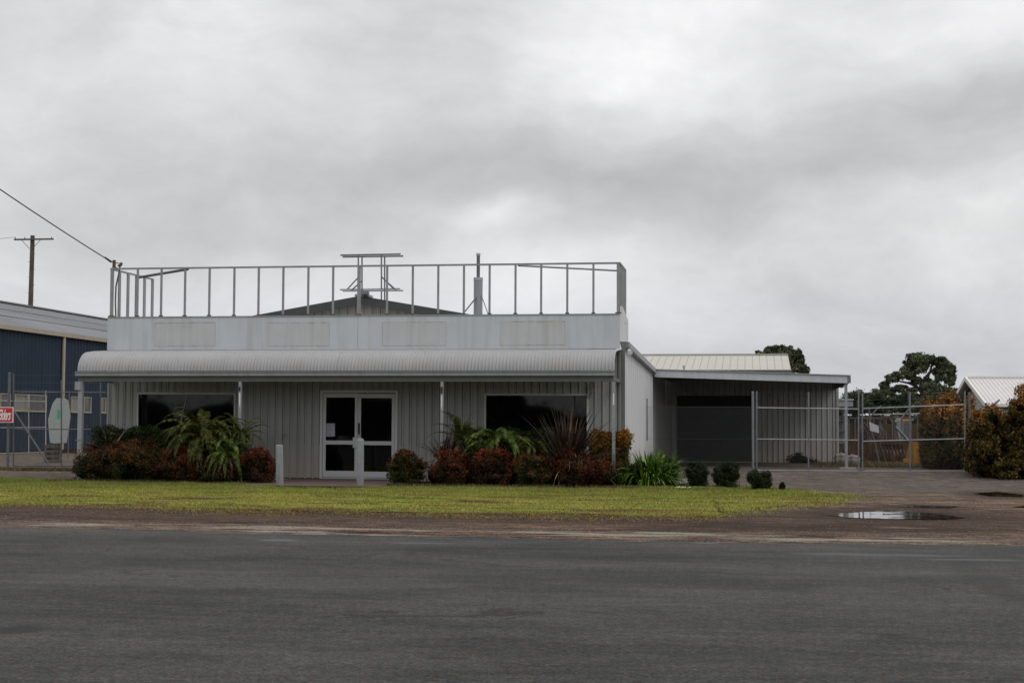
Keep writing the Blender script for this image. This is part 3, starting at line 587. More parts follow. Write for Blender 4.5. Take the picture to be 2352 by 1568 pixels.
# windows
for (x0, x1, z0, z1) in (W1, W2):
    w = MB(); t = .03
    w.box(x0-.01, x1+.01, YF-.045, YF+.02, z1-t, z1+.012).box(x0-.01, x1+.01, YF-.05, YF+.02, z0-.03, z0+t).box(x0-.012, x0+t, YF-.045, YF+.02, z0+t, z1-t).box(x1-t, x1+.012, YF-.045, YF+.02, z0+t, z1-t)
    wo = w.build('window', MT['white'], shop, bevel=.003)
    MB().box(x0+t*.6, x1-t*.6, YF-.0, YF+.01, z0+t*.6, z1-t*.6).build('pane', MT['glass'], wo)
    if x0 == W1[0]:
        a = PY(430, 905, YF-.01); b = PY(415, 970, YF-.01); MB().bar((a.x, YF-.012, a.z-.01), (b.x, YF-.012, b.z), .03).build('stay_bar', MT['gutter'], wo)
    else:
        xx = PY(1320, 900, YF).x; MB().box(xx-.02, xx+.02, YF-.004, YF-.001, z1-.55, z1-.03).build('pane_joint', MT['black'], wo)
MB().box(XL+.05, XR-.05, YF+.06, YF+.08, .04, 3.29).build('light_block_sheet', MT['black'], shop)  # added black sheet behind the openings, stops light leaking through the door gaps
# doors
x0, x1, zt = D; fr = MB(); t = .07
fr.box(x0, x0+t, YF-.06, YF+.03, .06, zt).box(x1-t, x1, YF-.06, YF+.03, .06, zt).box(x0+t, x1-t, YF-.06, YF+.03, zt-t, zt).box(x0, x1, YF-.055, YF+.03, .035, .06)
fr.build('door_frame', MT['white'], shop, bevel=.004)
xm = PY(822.5, 1000, YF).x
zmid = PY(825, 1016, YF).z
for k_, (a, b) in enumerate(((x0+t+.008, xm-.004), (xm+.004, x1-t-.008))):
    s = .075; dm = MB(); dz = -.012 if k_ else 0
    top = zt-t-.012+dz
    dm.box(a, a+s, YF-.045, YF+.01, .075, top).box(b-s, b, YF-.045, YF+.01, .075, top).box(a+s, b-s, YF-.045, YF+.01, top-.105, top).box(a+s, b-s, YF-.045, YF+.01, zmid-.05+dz, zmid+.05+dz).box(a+s, b-s, YF-.045, YF+.01, .075, .235+dz)
    do = dm.build('door', MT['white'], shop, bevel=.003)
    MB().box(a+s-.01, b-s+.01, YF-.018, YF-.010, zmid+.03, top-.09).build('pane', MT['glass'], do)
    MB().box(a+s-.01, b-s+.01, YF-.018, YF-.010, .22, zmid-.03).build('pane', MT['glass'], do)
    if k_ == 0:
        MB().box(b-.115, b+.0, YF-.075, YF-.046, zmid-.13, zmid+.13).build('lock_box', MT['white'], do, bevel=.004)
    else:
        MB().box(a, a+.12, YF-.075, YF-.046, zmid-.08, zmid+.13).build('lock_box', MT['white'], do, bevel=.004)
        hx = a+.03; mb = MB().box(hx-.02, hx+.02, YF-.06, YF-.046, zmid+.20, zmid+.50); mb.path([(hx, YF-.06, zmid+.25), (hx, YF-.10, zmid+.28), (hx, YF-.10, zmid+.42), (hx, YF-.06, zmid+.45)], .011, 6)
        mb.build('handle', MT['black'], do)
        for q in (a+.035, a-.04): MB().tube((q, YF-.05, zmid+.165), (q, YF-.044, zmid+.165), .012).build('keyhole', MT['black'], do)
# small tap pipe on the wall by the doors
a = PY(651, 999, YF); mb = MB().path([(a.x, YF-.05, a.z-.12), (a.x, YF-.05, a.z), (a.x+.11, YF-.05, a.z+.01)], .008, 6); mb.build('wall_hook', MT['gutdark'], shop)
# notice on the door
a = PY(749, 1002, YF-.02); b = PY(769.5, 972, YF-.02)
nt_ = thing('notice', (a.x, YF-.021, a.z), 'white paper notice taped inside the upper pane of the left door', 'notice')
MB().box(a.x, b.x, YF-.0215, YF-.0195, a.z, b.z).build('sheet', MT['paper'], nt_)
mb = MB(); r = random.Random(3); W_ = b.x-a.x; H_ = b.z-a.z
for row, segs in ((.89, ((.05, .55), (.72, .97))), (.68, ((.08, .18), (.3, .62))), (.50, ((.08, .2), (.3, .5), (.6, .72))), (.38, ((.2, .28),)), (.12, ((.16, .3), (.38, .6)))):
    for s0, s1 in segs: mb.box(a.x+W_*s0, a.x+W_*s1, YF-.0228, YF-.0216, a.z+H_*row-.007, a.z+H_*row+.008)
mb.build('writing', MT['ink'], nt_)
# gable of the main roof behind the band
YG = 43.0; pk = PY(835, 683, YG); sl = .172*1.0; PE = pk
def gz(x): return PE.z-abs(x-PE.x)*sl
gx0, gx1 = PE.x-6.3, PE.x+6.3
mb = MB(); pr = rib_profile(gx0, gx1, .24, .03, .3, 0)
for (a, da), (b, db) in zip(pr, pr[1:]): mb.quad((a, YG-da, 3.0), (b, YG-db, 3.0), (b, YG-db, gz(b)-.05), (a, YG-da, gz(a)-.05))
mb.build('gable_wall', MT['cladwarm'], shop)
mb = MB()
for s in (-1, 1):
    e = PE.x+s*6.4; n = len(mb.v)
    for (x, z) in ((PE.x, PE.z), (e, gz(e)), (e, gz(e)-.22), (PE.x, PE.z-.22)): mb.v += [(x, YG-.42, z), (x, YG-.38, z)]
    mb.f += [(n, n+2, n+4, n+6), (n+1, n+7, n+5, n+3), (n, n+1, n+3, n+2), (n+6, n+4, n+5, n+7)]
mb.build('barge_board', MT['greenbarge'], shop)
mb = MB()
for s in (-1, 1):
    e = PE.x+s*6.5; mb.quad((PE.x, YG-.4, PE.z+.012), (e, YG-.4, gz(e)+.012), (e, 60, gz(e)+.012), (PE.x, 60, PE.z+.012))
roof = mb.build('roof', MT['gutter'], shop)
MB().quad((XL, YF+.05, 3.31), (XR+.05, YF+.05, 3.31), (XR+.05, YG, 3.36), (XL, YG, 3.36)).build('front_roof', MT['gutter'], shop)
# ridge end cap and the flood light on the ridge
a = PY(817, 680, YG-.4); MB().box(a.x-.02, a.x+.35, YG-.43, YG+.2, PE.z+.0, PE.z+.06).build('ridge_cap', MT['gutter'], roof)
a = PY(834, 676, YG-.5); fl = MB().box(a.x-.07, a.x+.17, YG-.62, YG-.45, a.z-.01, a.z+.10).build('flood_light', MT['gutdark'], shop, bevel=.01)
mb = MB().tube((a.x+.05, YG-.5, a.z-.12), (a.x+.05, YG-.5, a.z), .02).tube((a.x+.14, YG-.5, a.z-.12), (a.x+.15, YG-.5, a.z+.02), .01); mb.build('bracket', MT['black'], fl)
# flue
a = PY(1098, 723, 44.0); b = PY(1098, 640, 44.0); c = PY(1098, 583, 44.0)
fl = MB().tube((a.x, 44, a.z-.6), (a.x, 44, b.z), .128, k=24).build('flue', MT['gutter'], shop, smooth=False)
MB().tube((a.x, 44, b.z-.05), (a.x, 44, b.z+.03), .137, k=24).build('flue_collar', MT['galvlight'], fl)
MB().tube((a.x, 44, b.z+.03), (a.x, 44, c.z), .05, k=16).build('flue_pipe', MT['galvdull'], fl)
MB().tube((a.x, 44, c.z-.05), (a.x, 44, c.z+.015), .062, k=16).build('flue_cap', MT['galvlight'], fl)
mb = MB(); q = PY(1060, 721, 43.7); mb.bar((q.x, 43.7, q.z-.05), (a.x-.02, 43.87, PY(1090, 682, 43.9).z), .03); q = PY(1123, 718, 43.8); mb.bar((q.x, 43.8, q.z-.1), (a.x+.11, 43.9, PY(1110, 678, 43.9).z), .018); mb.build('flue_stay', MT['gutdark'], fl)
# security light on the side wall corner
a = PX(1438, 808, XS+.06); sl_ = MB().tube((XS, a.y+.25, a.z+.12), (XS+.14, a.y+.2, a.z+.12), .05, k=12).build('security_light', MT['gutter'], shop)
mb = MB().tube((XS+.10, a.y+.2, a.z+.05), (XS+.16, a.y+.05, a.z-.02), .045, .065, k=14); mb.build('lamp_head', MT['lamp'], sl_)
# loose wires hanging at the right window corner
a = PY(1357, 873, YF-.1); mb = MB(); r = random.Random(4)
for i in range(5):
    p = [Vector((a.x+r.uniform(-.02, .05), YF-.1, 2.50))]
    for k in range(6): p.append(p[-1]+Vector((r.uniform(-.06, .05), r.uniform(-.02, .02), -.07)))
    mb.path(p, .006, 4)
mb.build('loose_wire', MT['black'], shop)

# ------------------------------------------------------------------ steel sign frame on the parapet
sf = thing('sign_frame', (-9.9, YF-.08, pz1+.03), 'empty galvanised steel sign frame standing along the parapet of the shop', 'sign frame')
zb = pz1+.032; zr = 5.44
ps = [257.5, 316, 370.5, 425, 481, 538, 594, 650.5, 708, 765, 824.5, 889, 948, 1006.5, 1065.5, 1124.5, 1184, 1243, 1303, 1363, 1421]
mb = MB(); a = PY(253, 617, YF-.08); b = PY(1424, 608.5, YF-.08); mb.box(XL+.02, XR+.0, YF-.105, YF-.055, zr-.0, zr+.045).build('top_rail', MT['rail'], sf, bevel=.003)
for i, x in enumerate(ps):
    X = PY(x, 670, YF-.08).x; w = .05 if i not in (10, 20, 0) else .085
    if i == 0: X = XL+.07
    if i == 20: X = XR-.045
    p = MB().box(X-w/2, X+w/2, YF-.105, YF-.055, zb+.004, zr-.001).build('post', MT['rail'], sf, bevel=.003)
    mb = MB().box(X-w*.9, X+w*.9, YF-.125, YF-.045, zb+.002, zb+.03)
    mb.build('rusty_foot', MT['rust'], p)
for s_, X in ((0, XL+.03), (1, XR-.01)):
    MB().box(X-.02, X+.02, YF-.053, YF+(1.75 if s_ else 2.87), zr-.002, zr+.042).build('side_rail', MT['rail'], sf, bevel=.003)
    for i in range(1, 6):
        Y = YF-.08+i*(.35 if s_ else .58); MB().box(X-.02, X+.02, Y-.06, Y+.06, 3.9 if s_ else 4.15, zr-.003).build('side_post', MT['rail'], sf)
a = PY(432, 620, YF-.02); MB().bar((XL+.04, YF+1.75, zr-.03), (a.x, YF-.02, zr+.0), .055).build('brace', MT['darkmetal'], sf)
a = PY(1190, 611, YF-.02); MB().bar((a.x, YF-.02, zr-.005), (XR-.03, YF+1.4, zr-.03), .035).build('brace', MT['rail'], sf)

# power mast and service cable
pm = thing('service_mast', (XL+.06, YF+.05, 5.0), 'rusty bracket and insulators taking the power cable at the left corner of the sign frame', 'mast')
a = PY(257, 600, YF); mb = MB(); mb.box(XL+.05, XL+.12, YF-.04, YF+.02, zr+.046, zr+.26); mb.path([(XL+.10, YF, zr+.05), (XL+.19, YF, zr+.05)], [.03, .012]); mb.build('bracket', MT['rust'], pm)
mb = MB(); p0 = Vector((XL+.24, YF+.08, zr+.20)); mb.path([p0+Vector((.02, 0, .0)), p0+Vector((-.02, 0, -.08)), p0+Vector((-.09, 0, -.07))], [.03, .045, .02], 8); mb.build('insulator', MT['rust'], pm)
mb = MB(); mb.path([p0+Vector((-.03, 0, -.08)), p0+Vector((-.05, 0, -.25)), p0+Vector((-.13, 0, -.62)), p0+Vector((-.14, 0, -1.0)), p0+Vector((-.12, 0, -1.45))], .022, 6); mb.build('conduit', MT['darkmetal'], pm)
A = Vector((XL+.0, YF-.02, zr+.22)); mb = MB(); mb.path([A, p0+Vector((-.05, 0, -.02)), p0], .012, 5)
B = PY(-420, 135, 27.0); pts = []
for i in range(41): t = i/40; q = A.lerp(B, t); q.z -= .10*4*t*(1-t); pts.append(q)
mb.path(pts, .014, 6)
for i in range(200):
    t = i/200*.75; q = A.lerp(B, t); q.z -= .10*4*t*(1-t); dd = (B-A).normalized(); mb.tube(q-dd*.03+Vector((0, 0, .008)), q+dd*.03+Vector((0, 0, -.008)), .011, k=4)
mb.tube(A-(A-B).normalized()*.35, A, .022, .03)
tag(mb.build('power_cable', MT['black'], origin=A), 'twisted black service cable rising left from the corner of the sign frame', 'cable')

# pipe rack on the roof
YA = 45.2; rk = thing('roof_rack', (PY(853, 668, YA).x, YA, PY(853, 690, YA).z), 'tall H-shaped rack of thin steel pipes standing on the roof ridge', 'rack')
for k_, (dy, ox) in enumerate(((0, 0), (.9, 6))):
    Y = YA-dy; up = 0
    def Q(x, y): p = PY(x, y, Y); return Vector((p.x, Y, p.z))
    if k_ == 0: t_, bt, ux = ((782, 586), (920, 583.5)), ((781, 665), (919, 663)), (823, 876)
    else: t_, bt, ux = ((787, 590), (926, 588)), ((787, 668), (926, 667)), (831.5, 883.5)
    MB().bar(Q(*t_[0]), Q(*t_[1]), .035).build('top_bar', MT['galvdull'], rk)
    MB().bar(Q(*bt[0]), Q(*bt[1]), .035).build('bottom_bar', MT['galvlight'], rk)
    for x in ux:
        MB().bar(Q(x, t_[0][1]), Q(x, 692), .035).build('upright', MT['galvdull'], rk)
    o_ = 0 if k_ == 0 else 8
    MB().bar(Q(ux[0]-1, 638+o_), Q(ux[0]-26, bt[0][1]), .03).build('brace', MT['galvdull'], rk)
    MB().bar(Q(ux[1]+1, 636+o_), Q(ux[1]+28, bt[1][1]), .03).build('brace', MT['galvdull'], rk)

# bollards
for i, (x, lab) in enumerate(((642, 'short white painted bollard standing left of the shop doors'), (827, 'short white painted bollard standing in front of the join of the shop doors'))):
    g = PZ(x, 1117); b_ = thing('bollard', (g.x, g.y, 0), lab, 'bollard', 'white bollards at the shop entrance'); tz = PY(x, 1021 if i == 0 else 1008, g.y).z
    mb = MB(); tl = -.02 if i == 0 else 0
    mb.path([(g.x-tl*.5, g.y, .0), (g.x, g.y, .3), (g.x+tl*.6, g.y, tz-.02), (g.x+tl*.6, g.y, tz)], [.084, .083, .08, .066], 20); mb.build('body', MT['bollard'], b_)

# ------------------------------------------------------------------ carport on the right
YW = 58.5; YC = 50.15; zc = h(52)
cp = thing('carport', (0, YW, zc), 'open fronted metal carport joined to the right side of the shop', 'carport')
xl = PY(1528, 1000, YW).x; xr = PY(1925, 1000, YW).x; rx0 = PY(1555, 1000, YW).x; rx1 = PY(1727, 1000, YW).x; rz = PY(1640, 908, YW).z
mb = MB(); clad_front(mb, [(XS, rx0, zc, 3.2), (rx0, rx1, rz, 3.2), (rx1, xr, zc, 3.2)], YW, .196, .032, .34)
mb.box(xr-.06, xr+.03, YW-.045, YW+.05, zc, 3.05).build('wall', MT['clad'], cp)
mb = MB(); clad_front(mb, [(YC+.05, YW, zc, 3.15)], XS-.02, ax='y', p=.196, depth=.03); mb.build('inner_wall', MT['clad'], cp)
rd = MB(); n_ = 36
for i in range(n_):
    za = zc+.02+(rz-zc-.02)*i/n_; zb_ = zc+.02+(rz-zc-.02)*(i+1)/n_; zm = (za+zb_)/2
    rd.quad((rx0, YW+.01, za), (rx1, YW+.01, za), (rx1, YW-.008, zm), (rx0, YW-.008, zm)); rd.quad((rx0, YW-.008, zm), (rx1, YW-.008, zm), (rx1, YW+.01, zb_), (rx0, YW+.01, zb_))
rdo = rd.build('roller_door', MT['roller'], cp)
MB().box(rx0+1.2, rx0+1.5, YW-.02, YW-.009, zc+1.0, zc+1.05).build('handle', MT['black'], rdo)
a = PY(1500, 849, YC); b = PY(1950, 863, YC); fz = .23
mb = MB(); n = len(mb.v)
for (p, q) in ((Vector((XS+.09, YC, a.z)), Vector((b.x, YC, b.z))),):
    for dy in (0, .12):
        mb.v += [(p.x, YC+dy, p.z-fz), (q.x, YC+dy, q.z-fz), (q.x, YC+dy, q.z), (p.x, YC+dy, p.z)]
mb.f += [(0, 1, 2, 3), (4, 7, 6, 5), (3, 2, 6, 7), (0, 4, 5, 1), (1, 5, 6, 2)]
mb.build('fascia', MT['panel'], cp)
mb = MB(); mb.quad((XS, YC-.04, a.z+.03), (b.x+.06, YC-.04, b.z+.03), (b.x+.06, YC-.04, b.z+.005), (XS, YC-.04, a.z+.005)).quad((XS, YC-.04, a.z+.03), (b.x+.06, YC-.04, b.z+.03), (b.x+.06, YW+.3, b.z+.05), (XS, YW+.3, a.z+.05))
mb.quad((XS, YC-.03, a.z+.0), (b.x+.06, YC-.03, b.z+.0), (b.x+.06, YW+.3, b.z-.02), (XS, YW+.3, a.z-.02)); mb.build('roof', MT['galvlight'], cp)
mb = MB().quad((b.x+.01, YC, b.z-fz), (b.x+.01, YW+.1, b.z-fz), (b.x+.01, YW+.1, b.z), (b.x+.01, YC, b.z)).box(b.x-.05, b.x+.055, YC-.01, YC+.1, b.z-fz+.01, b.z-.02); mb.build('end_gutter', MT['gutdark'], cp)
mb = MB(); mb.box(XS, b.x, YC+1.5, YC+1.56, 2.98, 3.06).box(XS, b.x, YC+4.5, YC+4.56, 2.98, 3.06); mb.build('purlin', MT['soffit'], cp)
a = PY(1943, 900, YC+.1); base = thing_dummy = None
p = MB().box(a.x-.045, a.x+.045, YC+.06, YC+.15, h(YC), b.z-fz-.0).build('post', MT['post'], cp, bevel=.004)
MB().box(a.x-.22, a.x+.30, YC-.1, YC+.35, h(YC)-.05, h(YC)+.05).build('footing', MT['concrete'], p, bevel=.01)
a = PY(1932, 884, YW-1.0); l_ = MB().box(a.x-.08, a.x+.02, YW-1.0, YW-.9, a.z+.08, a.z+.25).build('security_light', MT['galvlight'], cp)
mb = MB().tube((a.x, YW-1.0, a.z+.08), (a.x+.02, YW-1.12, a.z-.06), .05, .08, 12).tube((a.x+.10, YW-1.0, a.z+.10), (a.x+.18, YW-1.1, a.z+.0), .04, .06, 12); mb.build('lamp_head', MT['gutter'], l_)
bl = foliage('dirt_mound', [(PY(1836, 1060, YW-.5).x, YW-.5, zc+.1, .42, .4, .27), (PY(1850, 1060, YW-.5).x, YW-.4, zc+.05, .45, .35, .16)], 1800, .07, MT['soil'], core=.95, origin=(PY(1836, 1060, YW-.5).x, YW-.5, zc)); tag(bl, 'small heap of dark soil against the carport wall', 'soil heap')

# ------------------------------------------------------------------ fences and gates
def chain(mb, A, B, z0, z1, sp=.075, r=.0013):
    """diamond wire mesh between A and B (xy) from z0 to z1"""
    A = Vector(A[:2]); B = Vector(B[:2]); Ln = (B-A).length; H = z1-z0; d = (B-A)/Ln; k = -H
    def pt(s, z): q = A+d*s; return Vector((q.x, q.y, z0+z))
    while k < Ln:
        s0, s1 = max(0, k), min(Ln, k+H)
        if s1-s0 > .02:
            mb.tube(pt(s0, s0-k), pt(s1, s1-k), r, k=3, cap=False); mb.tube(pt(s0, H-(s0-k)), pt(s1, H-(s1-k)), r, k=3, cap=False)
        k += sp
def rail3(mb, a, b, r=.021): mb.tube(a, b, r, k=8)
def gate(name, label, stiles, rails, Y, cat, group=None, mesh=True, m='galv', braces=(), barbed=True, meshx=None, ext=None):
    """stiles: (x, ytop, ybottom); rails: (x0,y0,x1,y1)"""
    def Q(x, y, dy=0): p = PY(x, y, Y+dy); return Vector((p.x, Y+dy, max(p.z, h(Y)+.03)))
    o = thing(name, (Q(stiles[0][0], 1080).x, Y, h(Y)), label, cat, group)
    for (x, t, b) in stiles: MB().tube(Q(x, b), Q(x, t), .022, k=10).build('stile', MT[m], o)
    for (x0, y0, x1, y1) in rails: MB().tube(Q(x0, y0), Q(x1, y1), .017, k=10).build('rail', MT['galvlight' if m != 'galvdull' else m], o)
    for (x0, y0, x1, y1) in braces: MB().tube(Q(x0, y0, -.03), Q(x1, y1, -.03), .028, k=8).build('brace', MT['galvdull'], o)
    if mesh:
        x0, y0, x1, y1 = rails[0]; xb = rails[-1]; a = Q(x0, y0); b = Q(x1, y1); mb = MB(); chain(mb, (a.x, Y-.022), (b.x, Y-.022), Q(x0, xb[1]).z, (a.z+b.z)/2); mb.build('wire_mesh', MT['wire'], o)
    if barbed:
        x0, y0, x1, y1 = rails[0]; tops = min(s[1] for s in stiles); mb = MB()
        for k in (.1, .5, .9): mb.tube(Q(x0, y0+(tops-y0)*k), Q(x1, y1+(tops-y1)*k), .0035, k=4)
        mb.build('barbed_wire', MT['galvdull'], o)
    return o
gate('gate', 'wide galvanised mesh gate standing in front of the carport wall', [(1738, 898, 1079), (1857, 900, 1081), (1972, 900, 1083)], [(1738, 936, 1972, 939), (1738, 1008, 1972, 1010.5), (1738, 1080, 1972, 1084)], 47.6, 'gate', 'double yard gates')
gate('gate', 'wide galvanised mesh gate hung beside the orange tipped hedge, yard junk behind it', [(1981, 903, 1085), (2090, 900, 1083), (2216, 898, 1081)], [(1981, 938, 2216, 929), (1981, 1013, 2216, 1007), (1981, 1086.5, 2216, 1081)], 47.6, 'gate', 'double yard gates')
def fpost(x, yt, Y, label, r=.036, m='galv', yb=None, group=None, name='fence_post'):
    p = PY(x, yt, Y); mb = MB().tube((p.x, Y, h(Y)-.02), (p.x, Y, p.z), r, k=12).tube((p.x, Y, p.z), (p.x, Y, p.z+.015), r*1.12, r*.5, k=12); o = mb.build(name, MT[m], origin=(p.x, Y, h(Y))); return tag(o, label, 'post', group)
fpost(1729, 900, 47.4, 'round steel gate post between the mesh fence and the carport gate', group='steel gate posts')
fpost(2226, 902, 47.8, 'round steel gate post against the orange tipped hedge', m='galvdull', group='steel gate posts')
MB()
a = PY(1729, 943, 47.4); mb = MB().tube((a.x, 47.4, a.z), (a.x+.13, 47.55, a.z), .014)
# mesh fence between the white wall and the gate
Yf = 47.2; a = PX(1481, 950, XS+.03); fx0 = PY(1481, 950, Yf).x; fx1 = PY(1728, 950, Yf).x
fe = thing('mesh_fence', (fx0, Yf, h(Yf)), 'chain mesh fence in front of the carport roller door', 'fence')
z1 = PY(1600, 934, Yf).z
pt = PY(1481, 894, Yf).z; MB().box(fx0-.03, fx0+.03, Yf-.03, Yf+.03, h(Yf), pt).build('post', MT['galvdull'], fe)
MB().box(fx0-.11, fx0-.03, Yf-.02, Yf+.02, pt-.36, pt-.24).build('bracket', MT['galv'], fe)
MB().tube((fx0+.07, Yf, h(Yf)+.9), (fx0+.07, Yf, z1+.25), .018, k=6).build('stretcher_bar', MT['galvdull'], fe)
mb = MB(); chain(mb, (fx0+.05, Yf), (fx1, Yf), h(Yf)+.04, z1, .075, .0019); mb.build('wire_mesh', MT['wire'], fe)
mb = MB(); mb.tube((fx0, Yf, z1), (fx1, Yf, z1), .004, k=4).tube((fx0, Yf, (z1+h(Yf))/2), (fx1, Yf, (z1+h(Yf))/2), .004, k=4); mb.build('tension_wire', MT['galvdull'], fe)
# left yard gates
gate('gate', 'steel pipe and mesh gate left of the shop, tied to a heavy grey post', [(31, 857, 1071), (141, 872, 1070), (231, 874, 1068)], [(29, 899.5, 243, 901.5), (31, 985, 243, 986), (31, 1069, 243, 1070)], 45.6, 'gate', m='galvdull', braces=[(31, 942, 112, 1066)])
o = fpost(22, 856, 45.4, 'heavy grey square post carrying the left yard gate', r=.042, m='galvdull')
gate('gate', 'pale open gate frame further inside the left yard', [(105, 897, 1038), (66, 905, 1040), (-30, 905, 1043)], [(-40, 919, 105, 922), (-40, 982, 105, 981), (-40, 1043, 105, 1038)], 62., 'gate', m='galvlight', barbed=False)
# red sign on the left gate
a = PY(-9, 970, 45.2); b = PY(31, 934.5, 45.2)
sg = thing('shop_sign', (a.x, 45.2, a.z), 'red board lettered in white script, cut off by the left edge of the picture', 'sign')
MB().box(a.x, b.x, 45.2, 45.212, a.z, b.z).build('border', MT['signwhite'], sg)
MB().box(a.x+.02, b.x-.025, 45.196, 45.1995, a.z+.02, b.z-.02).build('board', MT['red'], sg)
tc = bpy.data.curves.new('lettering', 'FONT'); tc.body = 'Elders'; tc.shear = .45; tc.size = .62; tc.extrude = .002; tc.offset = .008; tc.space_character = .88
to = bpy.data.objects.new('lettering', tc); COL.objects.link(to); bpy.context.view_layer.update()
dg = bpy.context.evaluated_depsgraph_get(); me = bpy.data.meshes.new_from_object(to.evaluated_get(dg)); bpy.data.objects.remove(to)
xs = [v.co.x for v in me.vertices]; ys_ = [v.co.y for v in me.vertices]; wd = (b.x-.07)-(a.x+.06); kx = wd/(max(xs)-min(xs)); kz = (b.z-a.z)*.68/(max(ys_)-min(ys_))
for v in me.vertices:
    x, y, z = v.co; v.co = Vector((a.x+.06+(x-min(xs))*kx, 45.194-z*.5, a.z+(b.z-a.z)*.16+(y-min(ys_))*kz))-ORG[sg]
me.materials.append(MT['signwhite']); to = bpy.data.objects.new('lettering', me); COL.objects.link(to); to.parent = sg; ORG[to] = ORG[sg]
# mottled oval panel stood up inside the yard on a pallet
Yo = 50.; def_ = [(750, 400), (800, 402), (860, 405), (905, 430), (930, 560), (938, 650), (915, 820), (885, 1000), (800, 1004), (740, 1008), (668, 1000), (652, 860), (640, 690), (665, 590), (700, 470)]
pp = [PY((cx/3.564)/1.6327, (1380+cy/3.564)/1.6327, Yo) for cx, cy in def_]
ov = thing('oval_panel', (pp[7].x, Yo, h(Yo)), 'tall mottled grey oval panel stood on end behind the left gate', 'panel')
mb = MB(); n = len(pp)
for k_, (dy, s) in enumerate(((0, 1), (.05, 1), )): mb.v += [(p.x, Yo+dy, p.z) for p in pp]
mb.f += [tuple(range(n))[::-1], tuple(range(n, 2*n))]+[(i, (i+1) % n, n+(i+1) % n, n+i) for i in range(n)]
mb.build('body', MT['fibre'], ov, bevel=.01)
q = [PY((cx/3.564)/1.6327, (1380+cy/3.564)/1.6327, Yo-.006) for cx, cy in ((770, 560), (800, 545), (800, 680), (760, 670))]
mb = MB(); mb.v = [tuple(p) for p in q]; mb.f = [(0, 1, 2, 3)]; mb.build('green_mark', MT['green'], ov)
a = PY(103, 1040, Yo); b = PY(127, 1019, Yo); 
pl = thing('timber_crate', (a.x, Yo, h(Yo)), 'low brown timber crate under the mottled oval panel', 'crate'); zt_ = PY(120, 1019, Yo).z
for i in range(4):
    z0 = h(Yo)+(zt_-h(Yo))*i/4; MB().box(a.x+.05, PY(130, 1040, Yo).x, Yo-.15, Yo+.35, z0+.01, z0+(zt_-h(Yo))/4-.03).build('plank', MT['wood'], pl)
mb = MB().box(a.x+.08, a.x+.13, Yo-.1, Yo+.3, h(Yo), zt_-.035).box(PY(128, 1040, Yo).x-.05, PY(128, 1040, Yo).x, Yo-.1, Yo+.3, h(Yo), zt_-.035); mb.build('corner_block', MT['wood'], pl)
fpost(159, 905, 56., 'thin steel post standing in the left yard behind the gate', r=.02, m='galvdull')
# small white box on the side of the shop
a = PY(237, 975, 41.5); b = PY(250, 918, 41.5); MB().box(XL-.30, XL-.02, 40.4, 40.6, h(40), b.z).build('meter_box', MT['white'], shop, bevel=.01)
# logs / sleepers on the left yard ground
mb = MB(); a = PZ(165, 1060, .02); mb.path([(a.x, a.y, .06), (a.x+.5, a.y-1.2, .05), (a.x+1.0, a.y-2, .12)], [.03, .04, .02]); tag(mb.build('fallen_branch', MT['wood'], origin=a), 'dark fallen branch lying by the left gate', 'branch')

# ------------------------------------------------------------------ blue shed on the left
XB = -34.9
sh = thing('blue_shed', (XB, 80, 0), 'long blue corrugated shed with cream gutters and grey iron roof', 'shed')
y0, y1 = 62, 108; ze = 5.92; wins = []
def WX(xa, xb, ya, yb): p = PX(xa, ya, XB); q = PX(xb, yb, XB); return (p.y, q.y, q.z, p.z)
rows = [((33, 60), (905, 937)), ((65, 104), (906, 937)), ((0, 21), (903, 936)), ((163, 182), (908, 940)), ((192, 207), (908, 941)), ((232, 241), (910, 942)), ((-40, -12), (902, 935))]
for (xa, xb), (ya, yb) in rows:
    p = PX(xa, ya, XB); q = PX(xb, yb, XB); wins.append((p.y, q.y, 2.05, 2.78))
wins.sort(); ysp = [y0]; rects = []
cur = y0
for (a, b, za, zb_) in wins:
    rects += [(cur, a, 0, 5.9), (a, b, 0, za), (a, b, zb_, 5.9)]; cur = b
rects.append((cur, y1, 0, 5.9))
mb = MB()
for (ya, yb, za, zb_) in rects:
    n_ = max(2, int((yb-ya)/.19*4)); 
    for i in range(n_):
        u, v_ = ya+(yb-ya)*i/n_, ya+(yb-ya)*(i+1)/n_; du = .03*math.cos(u*2*math.pi/.38); dv = .03*math.cos(v_*2*math.pi/.38)
        mb.quad((XB+du, u, za), (XB+dv, v_, za), (XB+dv, v_, zb_), (XB+du, u, zb_))
mb.quad((XB, y0, 0), (XB-16, y0, 0), (XB-16, y0, 5.9), (XB, y0, 5.9)); mb.build('wall', MT['blue'], sh)
for i, (a, b, za, zb_) in enumerate(wins):
    w = MB(); t = .035
    w.box(XB, XB+.06, a-t, a+.02, za, zb_).box(XB, XB+.06, b-.02, b+t, za, zb_).box(XB, XB+.07, a-t, b+t, za-.07, za).box(XB, XB+.06, a-t, b+t, zb_, zb_+.04)
    wo = w.build('window', MT['cream'], sh); MB().box(XB-.01, XB+.0, a, b, za, zb_).build('pane', MT['curtain' if i in (2, 4) else 'glassshed'], wo)
MB().box(XB+.03, XB+.22, y0-.3, y1, 5.84, 6.04).build('gutter', MT['cream'], sh)
dpy = PX(144, 900, XB+.1).y; MB().tube((XB+.12, dpy, 0), (XB+.12, dpy, 5.85), .085, k=10).build('downpipe', MT['cream'], sh)
mb = MB(); XRg = XB-7.6; zrg = 1.4+.1615*abs(XRg)+.05; st = []
nseg = 10
for i in range(nseg+1):
    t = i/nseg; x = XB+.15+(XRg-XB-.15)*t; z = 6.05+(zrg-6.05)*(t+.03*math.sin(math.pi*t)); st.append((x, z))
